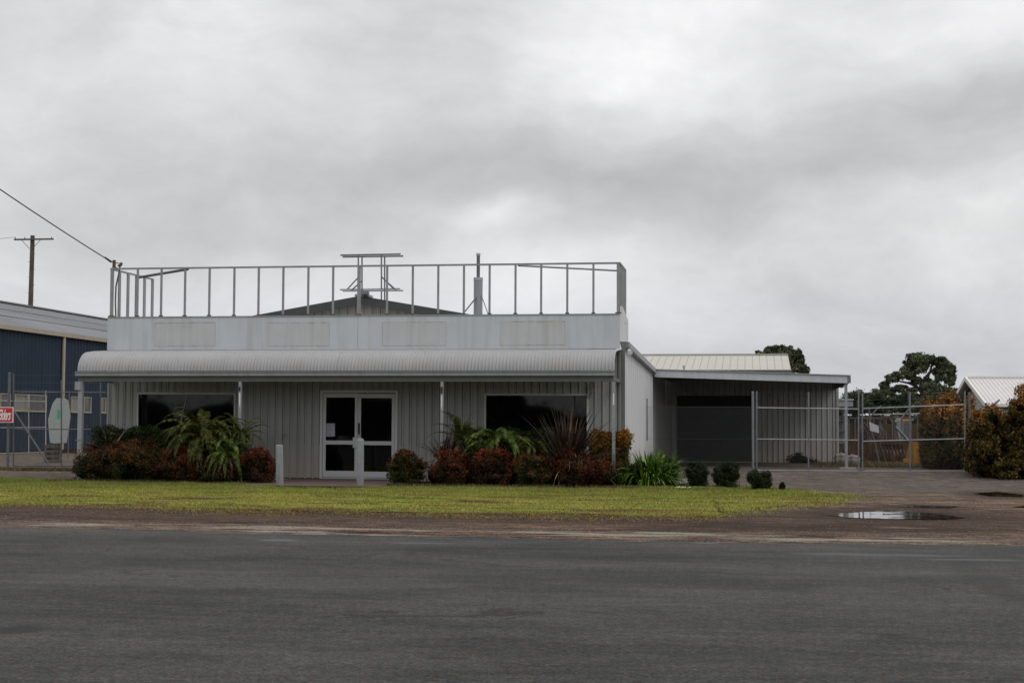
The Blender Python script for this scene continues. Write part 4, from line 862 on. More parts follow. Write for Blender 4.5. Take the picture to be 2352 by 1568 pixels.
for j in range(int((y1-y0)/.38)):
    for (a, za), (b, zb_) in zip(st, st[1:]):
        yy = y0-.3+j*.38
        mb.quad((a, yy, za), (a, yy+.33, za), (b, yy+.33, zb_), (b, yy, zb_)); mb.quad((a, yy+.33, za), (a, yy+.38, za+.0), (b, yy+.38, zb_), (b, yy+.33, zb_)) if False else mb.quad((a, yy+.33, za+.03), (a, yy+.38, za+.03), (b, yy+.38, zb_+.03), (b, yy+.33, zb_+.03))
for (a, za), (b, zb_) in zip(st, st[1:]): mb.quad((a, y0-.3, za-.01), (a, y1, za-.01), (b, y1, zb_-.01), (b, y0-.3, zb_-.01))
ro_ = mb.build('roof', MT['shedroof'], sh)
mb = MB()
for i in (3, 6):
    (a, za), (b, zb_) = st[i], st[i+1]; k = .25; mb.quad((a, y0-.3, za+.04), (a, y1, za+.04), (a+(b-a)*k, y1, za+(zb_-za)*k+.04), (a+(b-a)*k, y0-.3, za+(zb_-za)*k+.04))
mb.build('lap_strip', MT['shedroof2'], ro_)
MB().box(XRg-.2, XRg+.2, y0-.3, y1, zrg+.02, zrg+.1).build('ridge_cap', MT['shedroof2'], ro_)
# utility pole
Yp = 118.; a = PY(75, 541, Yp); up = thing('utility_pole', (a.x, Yp, h(Yp)), 'weathered timber power pole with a single cross-arm behind the blue shed', 'utility pole')
MB().tube((a.x-.15, Yp, h(Yp)), (a.x, Yp, a.z), .24, .17, k=14).build('pole', MT['wood'], up)
zc_ = PY(80, 550.5, Yp).z; xa = PY(36, 550, Yp).x; xb = PY(126, 550, Yp).x
ca = MB().box(xa, xb, Yp-.32, Yp-.2, zc_-.06, zc_+.06).build('crossarm', MT['wood'], up)
mb = MB()
for x in (xa+.1, xa+.9, a.x+.28, xb-.15): mb.tube((x, Yp-.26, zc_+.06), (x, Yp-.26, zc_+.2), .045, .03, k=8)
mb.build('insulator', MT['gutdark'], ca)
mb = MB()
for s in (-1, 1): mb.bar((a.x+s*.12, Yp-.25, zc_-.75), (a.x+s*.8, Yp-.27, zc_-.05), .035)
mb.build('arm_brace', MT['darkmetal'], ca)
mb = MB()
for i in range(9):
    s = -1 if i % 2 else 1; z = a.z-1.5-i*.62; mb.tube((a.x, Yp-.1, z), (a.x+s*.33, Yp-.1, z), .014, k=5)
mb.build('step_bolt', MT['darkmetal'], up)
mb = MB(); w0 = Vector((xa+.1, Yp-.26, zc_+.2)); w1 = PY(-300, 548, 112.)
for dz in (0,): mb.path([w0.lerp(w1, i/12)-Vector((0, 0, 1.2*(i/12)*(1-i/12))) for i in range(13)], .016, 4)
tag(mb.build('power_line', MT['black'], origin=w0), 'thin overhead line running left from the timber power pole', 'cable')

# ------------------------------------------------------------------ buildings behind
cb = thing('cream_shed', (PY(1650, 850, 76).x, 76, .1), 'distant cream roofed shed showing above the carport roof', 'shed')
ye, yr = 76., 82.; a = PY(1817, 850, ye); r_ = PY(1809, 816.5, yr); xl_ = PY(1400, 850, ye).x
mb = MB(); n_ = 24
for i in range(n_):
    u0 = xl_+(a.x-xl_)*i/n_; u1 = xl_+(a.x-xl_)*(i+1)/n_-.03; 
    mb.quad((u0, ye, a.z+.02), (u1, ye, a.z+.02), (u1, yr, r_.z+.02), (u0, yr, r_.z+.02))
mb.quad((xl_, ye, a.z), (a.x, ye, a.z), (a.x, yr, r_.z), (xl_, yr, r_.z)); mb.quad((xl_, 88, a.z), (a.x, 88, a.z), (a.x, yr, r_.z), (xl_, yr, r_.z))
rf = mb.build('roof', MT['creamroof'], cb)
MB().box(xl_, a.x, yr-.1, yr+.1, r_.z+.03, r_.z+.1).build('ridge_cap', MT['weather'], rf)
MB().box(xl_, a.x+.02, ye-.15, ye-.01, a.z-.14, a.z+.0).build('gutter', MT['soffit'], cb)
MB().box(xl_+.1, a.x-.4, ye+.3, 87.6, .1, a.z-.05).build('wall', MT['redmach'], cb)
q = PY(1571, 843, YC+3); mb = MB().tube((q.x, YC+3, 3.1), (q.x, YC+3, q.z), .03, k=8).tube((q.x, YC+3, q.z), (q.x, YC+3, q.z+.05), .05, k=8); mb.build('vent_pipe', MT['cream'], cp)
# house on the far right
Ye = 70.; fe_ = PY(2287, 929, Ye); XH = fe_.x; rg = PY(2243, 868, 76.); Yr = 76.; Yb = 82.
hs = thing('house', (XH, Yr, h(76)), 'weatherboard house with white iron gable roof behind the orange hedge', 'house')
zr_ = rg.z; zev = fe_.z; XE_ = XH+20
mb = MB()
for k_, (ya, yb, za, zb_) in enumerate(((Ye-.35, Yr, zev, zr_), (Yb+.35, Yr, zev, zr_))):
    n_ = 110 if k_ == 0 else 2
    for i in range(n_):
        x0_ = XH-.45+(XE_-XH)*i/n_; x1_ = XH-.45+(XE_-XH)*(i+1)/n_; w_ = (x1_-x0_)
        mb.quad((x0_, ya, za), (x0_+w_*.6, ya, za), (x0_+w_*.6, yb, zb_), (x0_, yb, zb_)); mb.quad((x0_+w_*.6, ya, za), (x0_+w_*.8, ya, za+.05), (x0_+w_*.8, yb, zb_+.05), (x0_+w_*.6, yb, zb_)); mb.quad((x0_+w_*.8, ya, za+.05), (x1_, ya, za), (x1_, yb, zb_), (x0_+w_*.8, yb, zb_+.05))
rf = mb.build('roof', MT['houseroof'], hs)
mb = MB()
for ya in (Ye-.35, Yb+.35):
    n = len(mb.v)
    for (y, z) in ((ya, zev), (Yr, zr_), (Yr, zr_-.2), (ya, zev-.2)): mb.v += [(XH-.50, y, z+.07), (XH-.40, y, z+.07)]
    mb.f += [(n, n+2, n+4, n+6), (n+1, n+7, n+5, n+3), (n, n+1, n+3, n+2), (n+4, n+5, n+7, n+6)]
mb.build('barge_board', MT['barge'], hs)
MB().box(XH-.4, XE_, Yr-.12, Yr+.12, zr_+.03, zr_+.09).build('ridge_cap', MT['barge'], rf)
MB().box(XH-.42, XE_, Ye-.48, Ye-.36, zev-.1, zev+.03).build('gutter', MT['barge'], hs)
mb = MB(); nb = 22; z = h(76)
for i in range(nb):
    za = z+(zr_-z)*i/nb; zb_ = z+(zr_-z)*(i+1)/nb
    def wy(zz): return 6.0 if zz < zev else 6.0*(zr_-zz)/(zr_-zev)
    ha, hb = wy(za), wy(zb_); mb.quad((XH-.025, Yr-ha, za), (XH-.025, Yr+ha, za), (XH, Yr+hb, zb_), (XH, Yr-hb, zb_)); mb.quad((XH, Yr-ha, za), (XH, Yr+ha, za), (XH-.025, Yr+ha, za), (XH-.025, Yr-ha, za))
mb.quad((XH, Ye, z), (XE_, Ye, z), (XE_, Ye, zev), (XH, Ye, zev)); mb.build('wall', MT['weather'], hs)

# ------------------------------------------------------------------ the yard behind the gates
def K(cx, cy): return (3140+cx/2.751)/1.6327, (1280+cy/2.751)/1.6327
def KY(cx, cy, Y): x, y = K(cx, cy); return PY(x, y, Y)
# cranked concrete fence posts running back across the yard
labs = ['cranked fence post at the far right in the hedge', 'cranked fence post showing above the hedge right of the gate post', 'cranked fence post seen through the right part of the gate', 'cranked fence post behind the middle of the right gate', 'cranked fence post left of the yellow machine', 'smallest cranked fence post beside the spiked wheels']
for i, (cx, ct, Y, lab) in enumerate([(1790, 690, 54, labs[0]), (1510, 770, 57, labs[1]), (1190, 770, 61, labs[2]), (905, 790, 66, labs[3]), (665, 790, 72, labs[4]), (340, 780, 80, labs[5])]):
    p = KY(cx, ct, Y); g0 = h(Y); mb = MB().path([(p.x-.03, Y, g0), (p.x, Y, p.z), (p.x+.28, Y, p.z+.35), (p.x+.55, Y, p.z+.58)], [.055, .045, .04, .03], 8)
    tag(mb.build('fence_post', MT['galvdull'], origin=(p.x, Y, g0)), lab, 'post', 'cranked yard fence posts')
# back fence wire
mb = MB(); P_ = [KY(1790, 690, 54), KY(1510, 770, 57), KY(1190, 770, 61), KY(905, 790, 66), KY(665, 790, 72), KY(340, 780, 80)]
for zf in (0, .45, .9, .0):
    for a, b in zip(P_, P_[1:]): mb.tube((a.x, a.y, .15+(a.z-.15)*(1-zf)), (b.x, b.y, .15+(b.z-.15)*(1-zf)), .006, k=4)
tag(mb.build('fence_wire', MT['galvdull'], origin=P_[0]), 'strained wires along the cranked yard fence posts', 'wire')
# far white rail fence
Yq = 95.; a = KY(120, 790, Yq); b = KY(830, 790, Yq); rf_ = thing('rail_fence', (a.x, Yq, h(Yq)), 'distant thin white rail fence across the back of the yard', 'fence')
MB().box(a.x, b.x, Yq, Yq+.05, a.z-.02, a.z+.03).build('rail', MT['galvdull'], rf_)
for i in range(12):
    x = a.x+(b.x-a.x)*i/11; MB().box(x-.025, x+.025, Yq+.052, Yq+.1, h(Yq), a.z-.02).build('post', MT['galvdull'], rf_)
# finger wheel rakes
for i, (cx, cy, rr, lab) in enumerate([(400, 950, 90, 'large spiked wheel of a hay rake, right one of the pair'), (270, 950, 75, 'smaller spiked wheel of a hay rake, left one of the pair')]):
    Y = 60+i*1.5; c = KY(cx, cy, Y); r = rr*Y/3600/2.751/1.6327*1.05; w = thing('rake_wheel', (c.x, Y, h(Y)), lab, 'hay rake', 'spiked hay rake wheels')
    mb = MB(); N_ = 30
    for k in range(N_):
        t = 2*math.pi*k/N_; mb.tube((c.x+math.cos(t)*r*.35, Y, c.z+math.sin(t)*r*.35), (c.x+math.cos(t+.25)*r, Y+.05, c.z+math.sin(t+.25)*r), .010, k=4)
    mb.build('tine', MT['galvdull'], w)
    mb = MB()
    for rr_ in (.35, .62):
        for k in range(20):
            t = 2*math.pi*k/20; t2 = 2*math.pi*(k+1)/20; mb.tube((c.x+math.cos(t)*r*rr_, Y, c.z+math.sin(t)*r*rr_), (c.x+math.cos(t2)*r*rr_, Y, c.z+math.sin(t2)*r*rr_), .022, k=5)
    mb.build('rim', MT['redmach'], w); mb = MB().tube((c.x, Y-.05, c.z), (c.x, Y+.08, c.z), r*.34, k=16); mb.bar((c.x, Y+.05, c.z), (c.x-.35, Y+.1, h(Y)), .06).bar((c.x, Y+.05, c.z), (c.x+.35, Y+.1, h(Y)), .06); mb.build('hub', MT['redmach'], w)
# rusty red implement
Y = 61.5; a = KY(440, 1225, Y); b = KY(690, 1000, Y)
im = thing('farm_implement', ((a.x+b.x)/2, Y, h(Y)), 'dark red rusty farm implement with beams and discs behind the gates', 'farm machine')
mb = MB(); w_ = b.x-a.x; mb.box(a.x, b.x, Y, Y+.12, .75, .9).box(a.x+.1, b.x-.1, Y+.8, Y+.92, .7, .85).box(a.x+.3, a.x+.4, Y+.1, Y+.85, .74, .86).box(b.x-.4, b.x-.3, Y+.1, Y+.85, .74, .86)
for k in range(6): x = a.x+w_*(k+.5)/6; mb.bar((x, Y+.06, .8), (x+.1, Y+.3, .15), .07)
mb.bar((a.x, Y, .8), (a.x-.6, Y-.2, 1.55), .09).bar((a.x+.4, Y, .85), (a.x+.1, Y, 1.9), .08).bar((a.x+.7, Y, .9), (a.x+.45, Y, 2.0), .05).build('frame', MT['redmach'], im)
for k in range(7):
    x = a.x+w_*(k+.4)/7; MB().tube((x, Y+.2, h(Y)+.24), (x+.05, Y+.22, h(Y)+.24), .24, k=18).build('disc', MT['darkmetal'] if k % 2 else MT['rust'], im)
MB().tube((b.x-.9, Y-.3, h(Y)+.16), (b.x-.75, Y-.3, h(Y)+.16), .16, k=18).build('tyre', MT['tyre'], im)
# white rag on a stake
c = KY(363, 885, 57.); st_ = thing('stake', (c.x, 57, h(57)), 'leaning steel stake with a white rag flag near the spiked wheels', 'stake')
MB().bar((c.x+.25, 57, h(57)), (c.x-.12, 57, c.z+.35), .04).build('rod', MT['galvdull'], st_)
mb = MB(); mb.quad((c.x-.12, 56.95, c.z+.2), (c.x+.2, 56.9, c.z+.05), (c.x+.22, 56.93, c.z-.2), (c.x-.08, 56.98, c.z-.12)); mb.build('flag', MT['litter'], st_)
# yellow hopper on legs with spout
Y = 58.; P = [KY(*q, Y) for q in ((740, 1035), (830, 1040), (888, 1262), (700, 1255))]
yh = thing('yellow_hopper', (P[2].x, Y, h(Y)), 'orange yellow tapering machine hopper standing by the hedge', 'farm machine')
mb = MB(); mb.v = [(p.x, Y, max(p.z, h(Y)+.02)) for p in P]+[(p.x+(.05 if i in (0, 1) else .1), Y+(.6 if i in (0, 1) else 1.1), max(p.z, h(Y)+.02)) for i, p in enumerate(P)]
mb.f = [(0, 3, 2, 1), (4, 5, 6, 7), (0, 4, 7, 3), (1, 2, 6, 5), (0, 1, 5, 4)]; mb.build('body', MT['yellow'], yh, bevel=.02)
mb = MB()
for t in (.2, .5, .8):
    p = Vector(mb.v[0]) if False else Vector((P[0].x*(1-t)+P[1].x*t, Y-.015, P[0].z)); q = Vector((P[3].x*(1-t)+P[2].x*t, Y-.015, h(Y)+.03)); mb.bar(p, q, .03)
mb.build('rib', MT['yellow'], yh)
a = KY(600, 880, Y); b = KY(740, 1030, Y); MB().bar((a.x, Y-.1, a.z), (b.x, Y-.05, b.z), .07).build('lift_arm', MT['galvdull'], yh)
MB().box(KY(680, 1200, Y).x, KY(735, 1200, Y).x, Y-.3, Y+.2, h(Y)+.05, KY(680, 1210, Y).z).build('step', MT['yellow'], yh)
# yellow board and white tub far back
Y = 90.; a = KY(655, 850, Y); b = KY(755, 785, Y); ys3 = thing('trailer', (a.x, Y, h(Y)), 'yellow sided trailer parked far back in the yard', 'trailer')
MB().box(a.x, b.x, Y, Y+1.5, a.z, b.z).build('body', MT['yellow'], ys3, bevel=.02); mb = MB()
for x in (a.x+.4, b.x-.4): mb.tube((x, Y-.1, h(Y)+.35), (x, Y+.1, h(Y)+.35), .35, k=16)
mb.build('wheel', MT['tyre'], ys3); MB().box(a.x+.1, b.x-.1, Y+.02, Y+1.4, h(Y)+.35, a.z-.01).build('chassis', MT['darkmetal'], ys3)
c = KY(640, 845, 88.); mb = MB().path([(c.x, 88, h(88)), (c.x, 88, c.z+.0), (c.x, 88, c.z+.25), (c.x, 88, c.z+.35)], [.2, .2, .2, .1], 14); tag(mb.build('white_tank', MT['gutter'], origin=(c.x, 88, h(88))), 'slim white tank standing beside the yellow sided trailer', 'tank')
# pale sacks by the carport post
for i, (cx, w) in enumerate(((40, .20), (155, .26))):
    Y = 57.; c = KY(cx, 1200, Y); H_ = .36-.05*i; r = random.Random(i); o = thing('sack', (c.x, Y, h(Y)), ['dirty pale sack on the ground against the carport corner', 'dirty pale sack on the ground right of the carport post'][i], 'sack', 'pale sacks by the carport')
    bm = bmesh.new(); bmesh.ops.create_cube(bm, size=1); bmesh.ops.subdivide_edges(bm, edges=bm.edges[:], cuts=5, use_grid_fill=True)
    for v in bm.verts:
        q = v.co.copy(); u = q.normalized()*.62; q = q.lerp(u, .35); k = 1+.10*math.sin(q.x*9+i)+.08*math.sin(q.z*13+q.y*7)
        v.co = Vector((q.x*w*2*k, q.y*.5*k, (q.z+.5)*H_))
    me = bpy.data.meshes.new('bag'); bm.to_mesh(me); bm.free(); me.materials.append(mat('sacking_%d' % i, (.27, .25, .235), .9, .3, 8)); me.polygons.foreach_set('use_smooth', [True]*len(me.polygons))
    b_ = bpy.data.objects.new('bag', me); COL.objects.link(b_); b_.parent = o
    MB().tube((c.x, Y, h(Y)+H_*.9), (c.x+.03, Y, h(Y)+H_*1.12), .05, .09, 9).build('neck', MT['litter'], o)
# shelving with drums at the carport corner, with a lean-to roof
Y = 66.; a = KY(14, 1180, Y); b = KY(82, 1180, Y); rk2 = thing('storage_rack', (a.x, Y, h(Y)), 'tall open storage rack with oddments under a small flat roof', 'rack')
mb = MB()
for x in (a.x-.6, b.x): mb.box(x-.03, x+.03, Y-.03, Y+.03, h(Y), KY(0, 640, Y).z).box(x-.03, x+.03, Y+1.2, Y+1.26, h(Y), KY(0, 640, Y).z)
mb.build('upright', MT['darkmetal'], rk2); mb = MB()
for cy in (815, 920, 1050): z = KY(0, cy, Y).z; mb.box(a.x-.6, b.x, Y, Y+1.2, z-.02, z+.02)
mb.build('shelf', MT['galvdull'], rk2); z = KY(0, 600, Y).z; MB().box(a.x-.8, KY(165, 600, Y).x, Y-.3, Y+2, z-.03, z+.03).build('roof', MT['galvlight'], rk2)
mb = MB().box(a.x-.8, KY(158, 600, Y).x, Y-.25, Y-.2, z-.28, z-.035); mb.build('fascia', MT['gutter'], rk2)
mb = MB()
for i, cy in enumerate((920, 1050, 1160)):
    z = KY(0, cy, Y).z+.03; mb.tube((a.x+.15, Y+.3, z), (a.x+.15, Y+.3, z+.4), .16, k=12).tube((b.x-.3, Y+.3, z), (b.x-.3, Y+.3, z+.3), .14, k=12)
mb.build('drum', MT['galvdull'], rk2)
# timber posts far behind
for i, (cx, lab) in enumerate(((735, 'tall slim timber post rising behind the middle of the right gate'), (330, 'short timber post behind the spiked wheels'))):
    Y = 75.; p = KY(cx, 515 if i == 0 else 680, Y); mb = MB().tube((p.x+.1, Y, h(Y)), (p.x, Y, p.z), .055, .045, k=8); tag(mb.build('timber_post', MT['wood'], origin=(p.x, Y, h(Y))), lab, 'post')
# a row of long pipes stacked on trestles
Y = 84.; a = KY(355, 745, Y); b = KY(1000, 745, Y); ps_ = thing('pipe_stack', (a.x, Y, h(Y)), 'long pale pipes laid on trestles across the back yard', 'pipe stack')
for k in range(3): MB().tube((a.x+k*.6, Y+k*.2, a.z-.05-k*.17), (b.x-k*.5, Y+k*.2, a.z+.03-k*.17), .035, k=8).build('pipe', MT['weather' if k != 1 else 'rust'], ps_)
for k in range(4): x = a.x+.5+(b.x-a.x-1)*k/3; MB().bar((x, Y+.2, h(Y)), (x, Y+.2, a.z-.45), .1).build('trestle', MT['wood'], ps_)
# blue and white plate on the hedge fence, white slotted post
Y = 50.5; a = KY(1460, 882, Y); b = KY(1485, 772, Y); pl_ = thing('marker_plate', (a.x, Y, h(Y)), 'narrow blue and white marker plate on the fence beside the gate', 'plate')
MB().box(a.x, b.x, Y, Y+.02, a.z, b.z).build('plate', MT['signwhite'], pl_); MB().box(a.x-.01, a.x+.03, Y+.021, Y+.06, h(Y), b.z).build('stake', MT['galvdull'], pl_)
bm_ = mat('plate_blue', (.16, .26, .42), .5, .05); mb = MB()
for k in (.15, .42, .7): mb.box(a.x+.03, b.x-.03, Y-.004, Y-.001, a.z+(b.z-a.z)*k, a.z+(b.z-a.z)*(k+.13))
mb.build('marking', bm_, pl_)
Y = 49.; a = KY(1725, 1085, Y); b = KY(1795, 730, Y); cg = thing('cage_frame', (a.x, Y, h(Y)), 'dark steel frame with a dashed white strip set into the hedge', 'frame')
mb = MB().bar((a.x, Y, h(Y)), (a.x, Y, b.z), .04).bar((b.x, Y, h(Y)), (b.x, Y, b.z+.05), .06).bar((a.x, Y, b.z), (b.x, Y, b.z+.03), .035).bar((a.x, Y, a.z), (b.x, Y, a.z), .035)
for k in (.3, .5, .7): x = a.x+(b.x-a.x)*k; mb.bar((x, Y, b.z-.15), (x, Y, b.z+.01), .015)
mb.build('bars', MT['darkmetal'], cg); mb = MB()
for k in range(7):
    z0 = a.z+(b.z-a.z)*(k+.08)/7; mb.box(a.x+.045, a.x+.07, Y-.02, Y+.0, z0, z0+(b.z-a.z)/7*.75)
mb.build('dashed_strip', MT['signwhite'], cg)

# ------------------------------------------------------------------ trees
def tree(name, Y, clumps, limbs, label, m, conv, n, size, group=None, base=None, thick=1.):
    bl = []; r = random.Random(len(clumps))
    for (cx, cy, rx, ry) in clumps:
        x, y = conv(cx, cy); c = PY(x, y, Y); s = Y/3600*conv(0, 0, True); dy = r.uniform(-.5, .5)*rx*s*1.2
        bl.append((c.x, Y+dy, c.z, rx*s*1.02, rx*s*.8, ry*s*1.02))
        for q in range(3): bl.append((c.x+r.uniform(-.6, .6)*rx*s, Y+dy+r.uniform(-.6, .6)*rx*s, c.z+r.uniform(-.4, .55)*ry*s, rx*s*r.uniform(.3, .5), rx*s*r.uniform(.3, .5), ry*s*r.uniform(.35, .55)))
    x, y = conv(*base); g = PY(x, y, Y); o = thing(name, (g.x, Y, h(Y)), label, 'tree', group)
    foliage('crown', bl, int(n*1.15), size*.78, m, core=.34, parent=o, origin=ORG[o], sub=9, soft=.24, shoots=.05)
    mb = MB()
    mb.path([(g.x, Y, h(Y)-.1), (g.x, Y, g.z)], [.55*thick, .42*thick], 10)
    for pts, r0 in limbs:
        q = [PY(*conv(a, b), Y) for a, b in pts]; mb.path([(p.x, Y, p.z) for p in q], [r0*.6*(1-.75*i/(len(q)-1)) for i in range(len(q))], 8)
    mb.build('trunk', MT['trunk'], o); return o
def cK(a, b, s=False): return 1/(2.751*1.6327) if s else K(a, b)
def cM(a, b, s=False): return 1/(2.613*1.6327) if s else ((2750+a/2.613)/1.6327, (1250+b/2.613)/1.6327)
tree('cypress_tree', 140., [(790, 190, 78, 62), (870, 180, 70, 52), (960, 200, 70, 45), (1050, 210, 62, 50), (1110, 260, 60, 50), (1165, 310, 50, 60), (1175, 380, 45, 45), (1165, 425, 42, 28), (720, 240, 40, 40), (700, 300, 52, 38), (760, 350, 66, 36), (620, 365, 62, 42), (545, 390, 52, 42), (490, 440, 45, 40), (480, 500, 34, 30),
    (830, 300, 70, 45), (810, 400, 66, 34), (870, 240, 66, 46), (1040, 300, 60, 40), (1070, 370, 52, 38), (1000, 470, 66, 50), (930, 420, 50, 48), (1080, 500, 76, 40), (1180, 500, 60, 40), (1235, 560, 42, 46), (1050, 560, 80, 40), (600, 500, 70, 26), (545, 520, 50, 30), (800, 250, 60, 50), (940, 520, 60, 44), (1160, 570, 70, 40), (700, 470, 30, 14), (890, 460, 46, 40), (770, 500, 60, 20), (650, 470, 46, 18), (730, 535, 60, 22)],
    [([(880, 620), (878, 500), (900, 400), (960, 310), (980, 220)], .45), ([(878, 540), (830, 470), (740, 430), (640, 410), (560, 400)], .26), ([(880, 480), (830, 400), (780, 300), (800, 200)], .22), ([(890, 440), (1000, 420), (1120, 370)], .22), ([(895, 590), (1040, 520), (1180, 500)], .22), ([(860, 560), (700, 520), (560, 500)], .14)],
    'large spreading dark cypress with gaps in its crown right of the carport', MT['tree'], cK, 60000, .30, base=(880, 600))
tree('round_tree', 130., [(440, 150, 62, 34), (350, 165, 55, 35), (270, 195, 45, 25), (545, 160, 55, 38), (610, 200, 45, 45), (560, 240, 60, 50), (640, 260, 50, 50), (640, 330, 60, 50), (705, 370, 42, 35), (480, 250, 90, 60), (380, 250, 90, 60), (560, 350, 90, 60)],
    [([(560, 480), (560, 350), (540, 220)], .4), ([(560, 380), (440, 260), (400, 180)], .25)], 'dense round tree rising behind the cream roofed shed', MT['tree'], cM, 26000, .30, base=(560, 480))
cl = [([(190, 560, 85, 52), (120, 590, 80, 50), (60, 620, 70, 40), (220, 620, 70, 60), (140, 660, 120, 50), (60, 700, 120, 50), (240, 700, 100, 50)], (190, 720), 'low dark tree just right of the carport post', 172.),
      ([(390, 560, 75, 55), (330, 590, 65, 50), (470, 580, 70, 50), (420, 640, 120, 60), (520, 630, 70, 50), (330, 680, 120, 50), (480, 700, 120, 50)], (400, 720), 'low dark tree left of the large cypress', 168.),
      ([(640, 590, 80, 36), (720, 570, 60, 36), (700, 640, 110, 45), (800, 600, 60, 50), (620, 700, 120, 45), (780, 680, 110, 50)], (700, 720), 'low dark tree under the left side of the large cypress', 165.),
      ([(900, 600, 90, 45), (1020, 590, 100, 48), (1120, 620, 90, 50), (960, 660, 160, 45), (900, 710, 140, 40), (1080, 700, 140, 45)], (1000, 720), 'low bushy tree below the trunk of the large cypress', 128.),
      ([(1190, 610, 80, 45), (1260, 640, 50, 50), (1210, 680, 90, 45)], (1220, 720), 'low dark tree between the large cypress and the house', 150.)]
for c, b, lab, Y in cl: tree('dark_tree', Y, c, [([(b[0], b[1]), (c[0][0], c[0][1])], .3)], lab, MT['treedark'], cK, 15000, .32, 'low dark trees on the skyline', base=b)
# far scrub line on the horizon
bl = []; r = random.Random(5)
for i in range(150): x = r.uniform(-160, 200); bl.append((x, 330+r.uniform(-15, 15), h(330)+r.uniform(-.5, 1.2), r.uniform(4, 9), 4, r.uniform(1.2, 3.2)))
o = foliage('distant_scrub', bl, 26000, .9, MT['treedark'], core=.85); tag(o, 'low dark scrub along the horizon', 'scrub', kind='stuff')

bl = []; r = random.Random(31); x = -70
while x < 70:
    w = r.uniform(2, 5); hh_ = r.uniform(2.2, 5.5) if r.random() < .8 else r.uniform(1., 2.0); bl.append((x, -26+r.uniform(-2, 2), hh_*.5, w, 2, hh_*.6)); x += w*.8
tag(foliage('roadside_scrub', bl, 14000, .35, MT['treedark'], core=.85, origin=(0, -26, 0)), 'dark scrub across the road that the shop windows mirror', 'scrub', kind='stuff')
# ------------------------------------------------------------------ garden planting
G1 = 'red tipped bushes in the garden beds'
def lab(s): return s
tag(foliage('ground_foliage', [(PY(x, 1100, 36.5).x, 36.6+.2*math.sin(x), .22, .42, .4, .3) for x in range(195, 615, 28)], 15000, .045, MT['nandina'], core=.8, origin=(-14, 36.5, 0)), 'low dark foliage filling the gaps between the bushes of the left bed', 'ground cover', kind='stuff')
tag(foliage('ground_foliage', [(PY(x, 1105, 36.).x, 36.2+.2*math.sin(x), .22, .42, .4, .32) for x in range(1000, 1400, 28)], 15000, .045, MT['nandina'], core=.8, origin=(-6, 36, 0)), 'low dark foliage filling the gaps between the bushes of the right bed', 'ground cover', kind='stuff')
bush('red_bush', 166, 256, 1020, 1106, 36.4, 'red and green bush at the far left end of the left bed', 'bush', MT['nandina'], 13000, .05, G1)
bush('red_bush', 235, 372, 1008, 1108, 36.3, 'largest red tipped bush of the left bed, below the dark flax leaves', 'bush', MT['nandina'], 20000, .05, G1, depth=.75)
bush('red_bush', 352, 478, 1026, 1109, 36.2, 'dark red bush below the left fronds of the tree fern', 'bush', MT['nandred'], 15000, .05, G1, depth=.7)
bush('red_bush', 552, 632, 1028, 1112, 35.9, 'deep red bush at the right end of the left bed beside a bollard', 'bush', MT['nandred'], 12000, .05, G1)
bush('red_bush', 455, 560, 1064, 1111, 36.0, 'low dark bush under the hanging dead fronds of the tree fern', 'bush', MT['nandina'], 9000, .05, G1)
bush('red_bush', 888, 978, 1034, 1116, 35.8, 'red topped round bush nearest the shop doors', 'bush', MT['nandina'], 14000, .05, G1)
bush('red_bush', 984, 1088, 1036, 1118, 35.6, 'round red bush in front of the small dark flax', 'bush', MT['nandred'], 14000, .05, G1)
bush('red_bush', 1084, 1188, 1026, 1120, 35.5, 'red bush below the fresh green fern of the right bed', 'bush', MT['nandred'], 15000, .05, G1)
bush('red_bush', 1176, 1275, 1040, 1120, 35.5, 'dark red bush between the fern and the big flax', 'bush', MT['nandina'], 13000, .05, G1)
bush('red_bush', 1262, 1404, 1030, 1120, 35.6, 'wide red tipped bush at the foot of the big dark flax', 'bush', MT['nandred'], 19000, .05, G1, depth=.75)
